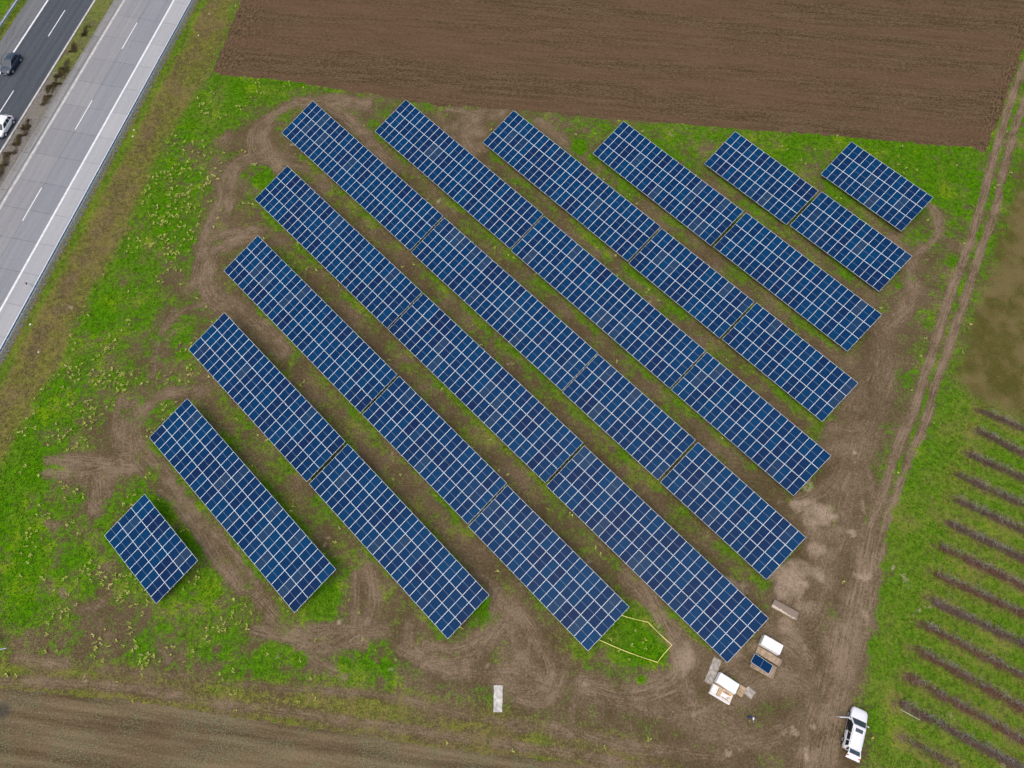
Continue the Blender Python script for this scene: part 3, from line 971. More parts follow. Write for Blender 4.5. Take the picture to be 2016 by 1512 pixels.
M_BUS = simple('module_midline', (.17, .24, .34), .5, var=.1)
def module_mesh():
    w, l, fr, h = 1.091 / 2, 2.274 / 2, .019, .035
    v = [(-w, -l, 0), (w, -l, 0), (w, l, 0), (-w, l, 0)]
    a, b = w - fr, l - fr
    v += [(-a, -b, -.002), (a, -b, -.002), (a, b, -.002), (-a, b, -.002)]
    m = .012
    v += [(-a, -m, -.002), (a, -m, -.002), (a, m, -.002), (-a, m, -.002)]
    v += [(-w, -l, -h), (w, -l, -h), (w, l, -h), (-w, l, -h)]
    f = [(0, 1, 5, 4), (1, 2, 6, 9, 5) if False else (1, 2, 6, 5), (2, 3, 7, 6), (3, 0, 4, 7), (4, 5, 9, 8), (11, 10, 6, 7), (8, 9, 10, 11),
         (0, 12, 13, 1), (1, 13, 14, 2), (2, 14, 15, 3), (3, 15, 12, 0), (12, 15, 14, 13)]
    me = np_mesh('solar_panel', v, f, False, [0, 0, 0, 0, 1, 1, 2, 0, 0, 0, 0, 0])
    for m_ in (M_FRAME, M_CELL, M_BUS):
        me.materials.append(m_)
    return me
MODULE = module_mesh()
mb = MB(); mb.box((0, 0, 0), (.10, .07, 1)); POST = mb.mesh('post'); POST.materials.append(M_ALU)
mb = MB(); mb.bar((0, -.25, -.17), (0, -6.65, -.17), .07, .12); RAFT = mb.mesh('rafter'); RAFT.materials.append(M_ALU)
ORD = ['', 'second', 'third', 'fourth', 'fifth', 'sixth', 'seventh', 'eighth', 'ninth', 'tenth']
counts = {}
for k in TABLES:
    counts[k[0]] = counts.get(k[0], 0) + 1
rr = random.Random(5)
purlins = {}
for k, (tx, ty, n) in TABLES.items():
    row, i = 'ABCDEFGHIJK'.index(k[0]), int(k[1])
    tot = counts[k[0]]
    if k == 'A1':
        lab = 'shortest solar table of ten module columns, standing alone in the grass near the motorway'
    elif k == 'B1':
        lab = 'long unbroken solar table forming the whole row next to the ten-column table'
    elif k == 'K1':
        lab = 'lone thirteen-column solar table by the corner of the dark ploughed field'
    else:
        which = 'motorway end' if i == 1 else ('farm track end' if i == tot else ('second table from motorway' if i == 2 else 'third table from motorway'))
        lab = 'blue solar table, %s of the %s row counted from the ten-column table' % (which, ORD[row])
    sh = n * (1.10796 - MPW) / 2
    t = empty('solar_table', (tx + AX[0] * sh, ty + AX[1] * sh, 0), PSI)
    tag(t, lab, 'solar table', 'solar tables in parallel rows')
    ca, sa = math.cos(TILT), math.sin(TILT)
    L = n * MPW
    for c in range(n):
        for r in range(3):
            o = link('solar_panel', MODULE, t)
            v = (r + .5) * MPL
            o.location = ((c + .5) * MPW, -v * ca, TOP_Z - v * sa)
            o.rotation_euler = (TILT + rr.gauss(0, .0035), rr.gauss(0, .0035), 0)
    if n not in purlins:
        mb = MB(); mb.box((0, 0, 0), (L + .16, .055, .075))
        purlins[n] = mb.mesh('purlin'); purlins[n].materials.append(M_ALU)
    for r in range(3):
        for q in (.48, 1.82):
            v = r * MPL + q
            o = link('purlin', purlins[n], t)
            o.location = (L / 2, -v * ca + sa * .08, TOP_Z - v * sa - ca * .08)
            o.rotation_euler = (TILT, 0, 0)
    nb = max(2, int(round(L / 3.3)) + 1)
    for b in range(nb):
        x = .7 + (L - 1.4) * b / (nb - 1)
        o = link('rafter', RAFT, t)
        o.location = (x, 0, TOP_Z); o.rotation_euler = (TILT, 0, 0)
        for v in (1.45, 5.3):
            top = TOP_Z - v * sa - .2
            o = link('post', POST, t)
            o.scale = (1, 1, top + .3)
            o.location = (x + .09, -v * ca, (top - .3) / 2)

# ------------------------------------------------------------------ vehicles (local +y forward, x right)
def pane(mb, pts, off=.012, mi=0):
    p = [np.array(q, float) for q in pts]
    n = np.cross(p[1] - p[0], p[2] - p[0]); n /= np.linalg.norm(n)
    c = sum(p) / len(p)
    if n @ (c - np.array([0, c[1] * .6, .9])) < 0:
        n = -n
    a = [q + n * off for q in p]; b = [q - n * .012 for q in p]
    m = len(p)
    mb.add(a + b, [tuple(range(m)), tuple(range(2 * m - 1, m - 1, -1))] + [(i, m + i, m + (i + 1) % m, (i + 1) % m) for i in range(m)], mi)

def make_car(name, loc, rz, label, paint, S, open_door=False, open_gate=False, sunroof=False, group=None):
    root = empty(name, loc, rz)
    tag(root, label, 'car', group)
    # lower body
    rings = []
    for (y, hw, zb, zt) in S['body']:
        h = [(0, zb), (hw * .80, zb), (hw * .95, zb + .10), (hw, zb + .26), (hw * .99, zt - .20), (hw * .955, zt - .07), (hw * .86, zt - .012), (hw * .5, zt + .012), (0, zt + .02)]
        full = h + [(-x, z) for x, z in h[-2:0:-1]]
        rings.append([(x, y, z) for x, z in full])
    mb = MB(); mb.loft(rings)
    body = mb.build('body', paint, root, True)
    body.data.set_sharp_from_angle(angle=rad(32))
    # cabin
    yr0, yf0, yr1, yf1, wb, wt, zb, zr = S['cabin']
    def outl(yr, yf, w, z, r=.16):
        P = []
        for cx, cy, a0 in ((w - r, yf - r, 0), (-w + r, yf - r, 90), (-w + r, yr + r, 180), (w - r, yr + r, 270)):
            for q in (0, 30, 60, 90):
                P.append((cx + r * math.cos(rad(a0 + q)), cy + r * math.sin(rad(a0 + q)), z))
        return P
    mb = MB()
    def lp(a, b, t): return a + (b - a) * t
    mb.loft([outl(lp(yr0, yr1, t), lp(yf0, yf1, t), lp(wb, wt, t), lp(zb, zr, t)) for t in (0, .5, .93)] + [outl(yr1 + .07, yf1 - .09, wt - .07, zr + .01)])
    roof = mb.build('cabin', paint, root, True)
    roof.data.set_sharp_from_angle(angle=rad(32))
    def side(s, t, sg):
        return (sg * lp(wb, wt, t), lp(lp(yr0, yr1, t), lp(yf0, yf1, t), s), lp(zb, zr, t))
    for sg in (-1, 1):
        for wi, (s0, s1) in enumerate(S['windows']):
            if open_door and sg == -1 and wi == len(S['windows']) - 1:
                continue
            mb = MB()
            pane(mb, [side(s0, .10, sg), side(s1, .10, sg), side(min(s1, .955), .84, sg), side(s0, .84, sg)])
            mb.build('side_window', M_GLASS, root)
    mb = MB()
    fr = lambda u, t: (u * lp(wb, wt, t) * .88, lp(yf0, yf1, t) + .004, lp(zb, zr, t))
    pane(mb, [fr(-1, .08), fr(0, .04), fr(1, .08), fr(1, .88), fr(0, .9), fr(-1, .88)], .014)
    mb.build('windscreen', M_GLASS_L, root)
    if not open_gate:
        mb = MB()
        rw = lambda u, t: (u * lp(wb, wt, t) * .84, lp(yr0, yr1, t) - .004, lp(zb, zr, t))
        pane(mb, [rw(-1, .15), rw(1, .15), rw(1, .86), rw(-1, .86)], .014)
        mb.build('rear_window', M_GLASS, root)
    # wheels
    wr = S['wheel']
    for y in S['axles']:
        for sg in (-1, 1):
            x = sg * (S['hw'] - .085)
            mb = MB()
            mb.loft([[(x - sg * .12, y + .0 + r * math.cos(a), wr + r * math.sin(a)) for a in np.linspace(0, 2 * math.pi, 18, endpoint=False)] for r in (wr,)] +
                    [[(x + sg * dx, y + r * math.cos(a), wr + r * math.sin(a)) for a in np.linspace(0, 2 * math.pi, 18, endpoint=False)] for dx, r in ((.07, wr), (.10, wr * .93), (.10, wr * .70))])
            w = mb.build('wheel', M_RUBBER, root, False)
            mb = MB()
            mb.loft([[(x + sg * dx, y + r * math.cos(a), wr + r * math.sin(a)) for a in np.linspace(0, 2 * math.pi, 18, endpoint=False)] for dx, r in ((.098, wr * .68), (.112, wr * .62), (.106, wr * .2))])
            mb.build('rim', M_RIM, w)
            mb = MB()                                              # dark wheel arch
            R = wr * 1.16
            ring = [(y + R * math.cos(a), wr + R * math.sin(a)) for a in np.linspace(-.35, math.pi + .35, 14)]
            xs = sg * (S['hw'] - .03)
            mb.add([(xs, q[0], q[1]) for q in ring] + [(xs + sg * .035, q[0], q[1]) for q in ring],
                   [tuple(range(14)), tuple(range(27, 13, -1))] + [(i, i + 1, 15 + i, 14 + i) for i in range(13)] + [(13, 0, 14, 27)])
            mb.build('wheel_arch', M_BLACK, root)
    yF, yR = S['body'][-1][0], S['body'][0][0]
    zF, zR = S['lamps']
    for sg in (-1, 1):
        mb = MB(); mb.box((sg * S['hw'] * .62, yF - .17, zF - .03), (.30, .20, .11)); mb.build('headlight', M_LAMP, root, bevel=.03)
        mb = MB(); mb.box((sg * S['hw'] * .78, yR + .09, zR - .12), (.18, .14, .18)); mb.build('tail_light', M_RED, root, bevel=.02)
        m = MB(); m.loft([[(sg * (S['hw'] + dx), yf0 - .34 + dy, zb + .09 + dz) for dy, dz in ((-.05, -.05), (.06, -.05), (.04, .09), (-.05, .09))] for dx in (-.04, .08, .19)])
        m.build('mirror', paint, root, bevel=.01)
        for q in (.34, .64):
            y = lp(yr0, yf0, q)
            mb = MB(); mb.box((sg * (S['hw'] + .004), y - .12, zb - .13), (.02, .17, .03)); mb.build('door_handle', paint, root)
    mb = MB(); mb.box((0, yF - .02, .42), (S['hw'] * 1.5, .08, .16)); mb.build('grille', M_BLACK, root)
    mb = MB(); mb.box((0, yF + .015, .40), (.5, .03, .11)); mb.build('number_plate', M_LAMP, root)
    if sunroof:
        mb = MB(); pane(mb, [(-.40, yf1 - .62, zr + .012), (.40, yf1 - .62, zr + .012), (.40, yf1 - .22, zr + .012), (-.40, yf1 - .22, zr + .012)], .008)
        mb.build('sunroof', M_GLASS_L, root)
        for sg in (-1, 1):
            mb = MB(); mb.tube([(sg * (wt - .05), yr1 + .15, zr + .01), (sg * (wt - .05), yr1 + .3, zr + .06), (sg * (wt - .06), yf1 - .4, zr + .06), (sg * (wt - .06), yf1 - .25, zr + .01)], .018, 6)
            mb.build('roof_rail', M_RIM, root)
    if open_door:
        s0, s1 = S['windows'][-1]
        y0, y1 = side(s0, .1, -1)[1] - .05, side(s1, .1, -1)[1] + .12
        mb = MB()                                                  # flat black sheet paints the shade of the cabin behind the open door
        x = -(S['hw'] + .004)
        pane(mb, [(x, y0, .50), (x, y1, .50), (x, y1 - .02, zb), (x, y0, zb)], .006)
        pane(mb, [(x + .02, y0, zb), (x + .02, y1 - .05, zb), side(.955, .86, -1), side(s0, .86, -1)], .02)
        mb.build('door_opening_shade', M_BLACK, root)
        mb = MB(); mb.box((x + .015, (y0 + y1) / 2, .46), (.05, y1 - y0, .07)); mb.build('door_sill', paint, root)
        door = empty('open_door', (x, y1, 0), rad(-68))
        door.parent = root
        mb = MB(); mb.box((-.03, -(y1 - y0) / 2, .72), (.07, y1 - y0, .56)); mb.build('door_skin', paint, door, bevel=.02)
        mb = MB(); mb.box((-.015, -(y1 - y0) / 2, 1.24), (.02, (y1 - y0) * .8, .36)); mb.build('door_window', M_GLASS, door)
        mb = MB()
        h = y1 - y0
        for p, q in (((-.02, -.03, 1.0), (-.0, -.28, 1.45)), ((0, -.28, 1.45), (0, -h + .02, 1.47)), ((0, -h + .02, 1.47), (-.02, -h + .02, 1.0))):
            mb.bar(p, q, .05, .05)
        mb.build('door_frame', paint, door)
        mb = MB(); mb.box((.015, -h / 2, .74), (.02, h * .86, .44)); mb.build('door_trim', M_BLACK, door)
    if open_gate:
        mb = MB()
        pane(mb, [(-wt * .86, yr1 - .01, zr - .10), (wt * .86, yr1 - .01, zr - .10), (wb * .86, yR - .012, .78), (-wb * .86, yR - .012, .78)], .01)
        mb.build('boot_opening_shade', M_BLACK, root)  # shade inside the boot, painted as one black sheet
        gate = empty('open_tailgate', (0, yr1 + .02, zr + .02))
        gate.parent = root
        hx = wt * .92
        mb = MB()
        def gp(u, v):                                              # v along the gate from its hinge
            z = .26 * min(v, .62) - .50 * max(0, v - .62)
            return (u * (hx + .10 * v), -v, z)
        def gslab(mb, u0, u1, v0, v1, th=.05, lift=0):
            P = [gp(u0, v0), gp(u1, v0), gp(u1, v1), gp(u0, v1)]
            a = [(p[0], p[1], p[2] + lift) for p in P]; b = [(p[0], p[1], p[2] + lift - th) for p in P]
            mb.add(a + b, [(0, 1, 2, 3), (7, 6, 5, 4), (0, 4, 5, 1), (1, 5, 6, 2), (2, 6, 7, 3), (3, 7, 4, 0)])
        gslab(mb, -1, 1, 0, .14); gslab(mb, -1, -.84, .14, .60); gslab(mb, .84, 1, .14, .60); gslab(mb, -1, 1, .60, 1.14)
        mb.build('gate_skin', paint, gate)
        mb = MB(); gslab(mb, -.84, .84, .14, .60, .012, -.012); mb.build('rear_window', M_GLASS_L, gate)
        for sg in (-1, 1):
            mb = MB(); gslab(mb, min(sg, sg * .72), max(sg, sg * .72), .80, .92, .03, .012); mb.build('tail_light', M_RED, gate)
    return root
SUV = dict(hw=.93, wheel=.36, axles=(-1.36, 1.36), lamps=(.78, 1.0),
           body=[(-2.30, .70, .48, .92), (-2.24, .82, .34, 1.0), (-2.0, .90, .28, 1.06), (-1.2, .93, .25, 1.08), (0, .93, .25, 1.07), (.9, .93, .25, 1.06), (1.25, .92, .26, 1.03), (1.8, .90, .28, .98), (2.15, .84, .32, .90), (2.30, .74, .38, .80), (2.36, .62, .44, .70)],
           cabin=(-2.12, 1.18, -1.92, .42, .88, .68, 1.03, 1.66), windows=[(.06, .24), (.27, .54), (.57, .93)])
HATCH = dict(hw=.90, wheel=.31, axles=(-1.26, 1.30), lamps=(.66, .86),
             body=[(-1.98, .64, .42, .80), (-1.92, .76, .30, .90), (-1.7, .84, .24, .95), (-1.0, .87, .21, .95), (0, .87, .21, .93), (.8, .87, .21, .92), (1.2, .86, .22, .88), (1.7, .82, .24, .80), (1.98, .74, .28, .70), (2.10, .60, .34, .58)],
             cabin=(-1.86, 1.16, -1.34, .22, .80, .60, .90, 1.46), windows=[(.06, .24), (.27, .55), (.58, .92)])
SEDAN = dict(hw=.88, wheel=.31, axles=(-1.30, 1.30), lamps=(.64, .84),
             body=[(-2.10, .64, .42, .80), (-2.04, .76, .30, .90), (-1.8, .84, .24, .94), (-1.0, .88, .21, .94), (0, .88, .21, .92), (.8, .88, .21, .91), (1.2, .87, .22, .88), (1.7, .83, .24, .82), (2.0, .76, .28, .72), (2.12, .62, .34, .60)],
             cabin=(-1.80, 1.10, -1.22, .16, .80, .60, .89, 1.42), windows=[(.06, .22), (.25, .54), (.57, .92)])
def car_at(front_px, rear_px, hw, right_side):
    """centre and heading from the ground points of the two wheels seen on one side"""
    f, r = px(*front_px), px(*rear_px)
    d = f[:2] - r[:2]; d = d / np.linalg.norm(d)
    rt = np.array([d[1], -d[0]])
    c = (f[:2] + r[:2]) / 2 + rt * (-hw if right_side else hw)
    return (c[0], c[1]), math.atan2(-d[0], d[1])
c_, rz_ = car_at((1669, 1405), (1657, 1456), .86, False)
make_car('suv', (*c_, .0), rz_, 'white SUV on the dirt track with its driver door and tailgate open', M_WHITE, SUV, True, True, True)
c_, rz_ = car_at((27.0, 144.5), (42.5, 120.5), .80, False)
rz_ = math.atan2(-RD[0], RD[1])
make_car('car', (*c_, .004), rz_, 'dark blue car driving on the outer lane of the asphalt carriageway', M_NAVY, SEDAN, group='cars on the motorway')
c_, rz_ = car_at((12.5, 268.5), (29.0, 241.5), .80, False)
rz_ = math.atan2(-RD[0], RD[1])
make_car('car', (*c_, .004), rz_, 'white hatchback driving on the asphalt lane beside the median', M_WHITE, HATCH, group='cars on the motorway')

# ------------------------------------------------------------------ building material by the last row
def cp(x, y):                                   # enlarged crop of the photograph: 8.4 px per photo pixel
    return 1380 + x / 8.4, 1220 + y / 8.4
def rect(pts, z):
    """centre, heading, length, width of a box whose top corners are seen at these photo pixels at height z"""
    P = np.array([px(*p, z)[:2] for p in pts])
    c = P.mean(0)
    e = ((P[1] - P[0]) + (P[2] - P[3])) / 2
    g = ((P[3] - P[0]) + (P[2] - P[1])) / 2
    return c, math.atan2(e[1], e[0]), np.linalg.norm(e), np.linalg.norm(g)

def rough_slab(name, pts, top, th, mat, label, cat, group=None, chips=True):
    c, a, L, W = rect(pts, top)
    bm = bmesh.new()
    nx, ny = 12, 5
    grid = {}
    R_ = random.Random(label)
    for k in (0, 1):
        for i in range(nx + 1):
            for j in range(ny + 1):
                x, y = (i / nx - .5) * L, (j / ny - .5) * W
                if i in (0, nx): x += R_.uniform(-.02, .02)
                if j in (0, ny): y += R_.uniform(-.02, .02)
                edge = (i in (0, nx)) or (j in (0, ny))
                z = (R_.uniform(-.008, .008) - (R_.random() * .03 if edge and chips else 0)) if k else -th
                grid[i, j, k] = bm.verts.new((x, y, z))
    for i in range(nx):
        for j in range(ny):
            bm.faces.new([grid[i, j, 1], grid[i + 1, j, 1], grid[i + 1, j + 1, 1], grid[i, j + 1, 1]])
            bm.faces.new([grid[i, j, 0], grid[i, j + 1, 0], grid[i + 1, j + 1, 0], grid[i + 1, j, 0]])
    for i in range(nx):
        bm.faces.new([grid[i, 0, 0], grid[i + 1, 0, 0], grid[i + 1, 0, 1], grid[i, 0, 1]])
        bm.faces.new([grid[i + 1, ny, 0], grid[i, ny, 0], grid[i, ny, 1], grid[i + 1, ny, 1]])
    for j in range(ny):
        bm.faces.new([grid[0, j + 1, 0], grid[0, j, 0], grid[0, j, 1], grid[0, j + 1, 1]])
        bm.faces.new([grid[nx, j, 0], grid[nx, j + 1, 0], grid[nx, j + 1, 1], grid[nx, j, 1]])
    bmesh.ops.recalc_face_normals(bm, faces=bm.faces)
    me = bpy.data.meshes.new(name); bm.to_mesh(me); bm.free()
    o = link(name, me, None, mat)
    o.location = (c[0], c[1], top); o.rotation_euler = (0, 0, a)
    return tag(o, label, cat, group)
g_ = 'concrete slabs on the dirt'
rough_slab('concrete_slab', [cp(235, 625), cp(355, 680), cp(178, 1082), cp(45, 1000)][::-1], .12, .2, M_CONC, 'long grey concrete slab on the dirt beside the white wrapped stack', 'slab', g_)
rough_slab('concrete_slab', [cp(770, 1080), cp(900, 1205), cp(830, 1315), cp(715, 1215)], .10, .18, M_CONC, 'small square grey slab next to the slatted wooden pallet', 'slab', g_)
rough_slab('concrete_slab', [(974, 1349), (991.5, 1349.5), (986.5, 1402), (970, 1402)], .08, .2, M_CONC_PALE, 'pale mottled concrete slab lying alone on the dirt lane', 'slab', g_)
def beam_material():
    t = NT('worn_beam')
    o = t.obj()
    s = t.n('ShaderNodeSeparateXYZ'); t.put(s.inputs[0], o)
    n = t.noise(o, 3, 4)
    col = t.mix(t.noise(o, 12, 3), (.18, .14, .105), (.29, .235, .185))
    e = t.M('ADD', t.M('MULTIPLY', s.outputs[1], 2.2), t.M('MULTIPLY', t.M('SUBTRACT', n, .5), 1.6))
    e = t.M('ADD', e, t.M('MULTIPLY', s.outputs[0], .18))
    col = t.mix(t.ss(e, -.75, -.55, 1, 0), col, (.60, .50, .40))
    t.set(col, .9, 0, .2)
    return t.m
rough_slab('concrete_beam', [(1525, 1180.4), (1573.8, 1205.8), (1568, 1220.8), (1519.6, 1193.9)], .38, .42, beam_material(), 'brown earth-stained concrete beam with one pale worn edge', 'beam')

def planks(parent, L, W, z, n, mat, gapf=.35, along=True, th=.022, name='plank'):
    out = []
    for i in range(n):
        mb = MB()
        w = W / n * (1 - gapf)
        y = -W / 2 + W / n * (i + .5)
        mb.box((random.uniform(-.01, .01), y, z), (L, w, th)) if along else mb.box((y, 0, z), (w, L, th))
        out.append(mb.build(name, mat, parent))
    return out

def pallet(name, pts, top, label, mat, n=6, along=False, cat='pallet', group='wooden pallets'):
    c, a, L, W = rect(pts, top)
    t = empty(name, (c[0], c[1], 0), a)
    tag(t, label, cat, group)
    planks(t, W if not along else L, L if not along else W, top - .012, n, mat, .22 if mat is M_WOOD else .07, along)
    for y in (-W / 2 + .06, 0, W / 2 - .06):
        mb = MB(); mb.box((0, y, top - .024 - .055), (L, .09, .11)); mb.build('bearer', mat, t)
    planks(t, W if not along else L, L if not along else W, top - .145, 3, mat, .6, along, name='bottom_board')
    return t
pallet('pallet', [cp(655, 1062), cp(742, 1132), cp(682, 1285), cp(585, 1232)], .17, 'slatted pale wooden pallet between the white stack and the small slab', M_WOOD, 6, True)
pallet('pallet', [cp(945, 440), cp(1352, 662), cp(1300, 785), cp(905, 530)], .17, 'long weathered wooden pallet between the white stack and the loose solar panel', M_WOOD_OLD, 15, False)
pallet('pallet', [cp(900, 600), cp(1280, 800), cp(1165, 972), cp(790, 760)], .17, 'weathered wooden pallet under the loose solar panel', M_WOOD_OLD, 14, False)

def wrapped(pts, top, label):
    c, a, L, W = rect(pts, top)
    t = empty('wrapped_stack', (c[0], c[1], 0), a)
    tag(t, label, 'wrapped stack', 'white wrapped stacks')
    bm = bmesh.new()
    bmesh.ops.create_cube(bm, size=1)
    bmesh.ops.subdivide_edges(bm, edges=bm.edges, cuts=7, use_grid_fill=True)
    R_ = random.Random(label)
    for v in bm.verts:
        x, y, z = v.co
        k = 1 - .035 * (max(0, z) * 2) ** 2
        dent = .02 * math.sin(9 * x + 4 * z) * (abs(y) > .49) + .015 * math.sin(14 * y + 5 * x) * (abs(x) > .49)
        v.co = (x * L * k + R_.uniform(-.006, .006), y * (W * k + dent), (z + .5) * (top - .16) + .16 + (R_.uniform(-.012, .012) + .02 * math.sin(7 * x * 2) * math.cos(5 * y) if z > .49 else 0))
    me = bpy.data.meshes.new('wrap'); bm.to_mesh(me); bm.free()
    o = link('wrap', me, t, M_WRAP)
    b = o.modifiers.new('bevel', 'BEVEL'); b.width = .05; b.segments = 3; b.limit_method = 'ANGLE'
    me.polygons.foreach_set('use_smooth', np.ones(len(me.polygons), bool))
    for y in (-W / 2 + .1, 0, W / 2 - .1):
        mb = MB(); mb.box((0, y, .08), (L - .05, .1, .15)); mb.build('pallet_bearer', M_WOOD, t)
    return t
wrapped([cp(1062, 240), cp(1376, 432), cp(1308, 583), cp(985, 405)], 1.2, 'white plastic-wrapped stack beside the weathered pallet and the loose solar panel')
wrapped([cp(335, 865), cp(645, 1072), cp(575, 1243), cp(245, 1030)], 1.2, 'white plastic-wrapped stack beside the long grey slab and the open crate')

# loose module lying on the pallet
c, a, L, W = rect([cp(890, 557), cp(1193, 762), cp(1130, 903), cp(822, 692)], .62)
t = empty('loose_panel', (c[0], c[1], 0), a)
tag(t, 'single loose solar panel lying on top of a weathered pallet', 'solar panel')
mb = MB(); mb.box((0, 0, .38), (2.24, 1.07, .40)); mb.build('card_stack', M_WOOD_OLD, t)
o = link('solar_panel', MODULE, t); o.location = (0, 0, .622); o.rotation_euler = (0, 0, math.pi / 2)

# open crate with timber offcuts
c, a, L, W = rect([cp(212, 1045), cp(545, 1238), cp(470, 1412), cp(138, 1212)], .62)
t = empty('open_crate', (c[0], c[1], 0), a)
tag(t, 'open white crate full of timber offcuts beside the white wrapped stack', 'crate')
mb = MB(); mb.box((0, 0, .20), (L - .1, W - .1, .36)); mb.build('load', M_CARD, t)
for y, m in ((-W / 2 + .07, M_WRAP), (W / 2 - .03, M_WOOD)):
    mb = MB(); mb.box((0, y, .32), (L, .14 if y < 0 else .05, .60)); mb.build('side_wall', m, t, bevel=.02)
for x in (-L / 2 + .05, L / 2 - .04):
    mb = MB(); mb.box((x, .0, .30), (.06, W - .2, .5)); mb.build('end_wall', M_CARD, t)
R_ = random.Random(3)
mb = MB(); mb.box((-L * .36, .05, .43), (.42, W * .7, .1)); mb.build('card_sheet', M_WRAP, t)
for x in (-.42, -.25, -.10):
    mb = MB(); mb.box((x, .08 + R_.uniform(-.05, .05), .46), (.10, W * .72, .06)); o = mb.build('slat', M_WOOD, t); o.rotation_euler.z = R_.uniform(-.06, .06)
for i in range(3):
    mb = MB(); mb.box((.25 + .3 * i, W * .30, .45), (.40, .16, .10)); mb.build('offcut', M_WOOD_OR if i != 1 else M_WOOD, t)
mb = MB(); mb.box((.35, .0, .42), (.55, .35, .07)); mb.build('card_sheet', M_WRAP, t)
mb = MB(); mb.bar((.15, -.22, .46), (.95, -.26, .46), .09, .05); mb.build('slat', M_WOOD, t)
mb = MB(); mb.bar((.70, -.10, .48), (1.02, .10, .50), .07, .04); mb.build('steel_offcut', M_ZINC2, t)

# ------------------------------------------------------------------ yellow tape round the grass corner
tp = [(1222, 1211), (1276, 1225), (1323, 1270), (1294.5, 1304), (1180, 1260)]
P = [px(*q, .55) for q in tp]
root = empty('barrier_tape', (P[2][0], P[2][1], 0))
tag(root, 'yellow barrier tape fencing off the grass corner at a solar table end', 'barrier tape')
for i, (p, q) in enumerate(zip(P[:-1], P[1:])):
    mb = MB(); v = []; n = 18
    d = (q - p)[:2]; nrm = np.array([-d[1], d[0]]) / np.linalg.norm(d)
    for k in range(n + 1):
        u = k / n
        c = p * (1 - u) + q * u
        c[2] -= .10 * math.sin(math.pi * u)
        c[:2] += nrm * .12 * math.sin(math.pi * u) * (1 if i == 3 else -.3)
        ang = .5 * math.sin(u * 7 + i * 2)
        w = .032
        v.append((c[0] + nrm[0] * w * math.cos(ang) - P[2][0], c[1] + nrm[1] * w * math.cos(ang) - P[2][1], c[2] + w * math.sin(ang)))
        v.append((c[0] - nrm[0] * w * math.cos(ang) - P[2][0], c[1] - nrm[1] * w * math.cos(ang) - P[2][1], c[2] - w * math.sin(ang)))
    mb.add(v, [(2 * k, 2 * k + 1, 2 * k + 3, 2 * k + 2) for k in range(n)])
    o = mb.build('tape', M_TAPE, root)
    so = o.modifiers.new('thick', 'SOLIDIFY'); so.thickness = .004
for p in P:
    mb = MB(); mb.tube([(p[0] - P[2][0], p[1] - P[2][1], -.2), (p[0] - P[2][0], p[1] - P[2][1], .62)], .02, 6); mb.build('stake', M_WOOD, root)

# ------------------------------------------------------------------ board at the left edge of the lane
b0 = px(-1, 1281)
t = empty('sign_board', (b0[0] - 1.2, b0[1], 0))
tag(t, 'white board on a steel foot standing at the end of the farm lane', 'sign board')
mb = MB(); mb.box((0.15, .9, 1.0), (2.2, .05, 1.4)); mb.build('panel', M_CARD, t)
for x in (-.8, .95):
    mb = MB(); mb.tube([(x, .95, -.2), (x, .95, 1.6)], .035, 8); mb.build('post', M_ZINC, t)
mb = MB(); mb.bar((.5, -.05, .06), (1.95, .28, .06), .10, .08); mb.build('foot', M_ZINC, t)

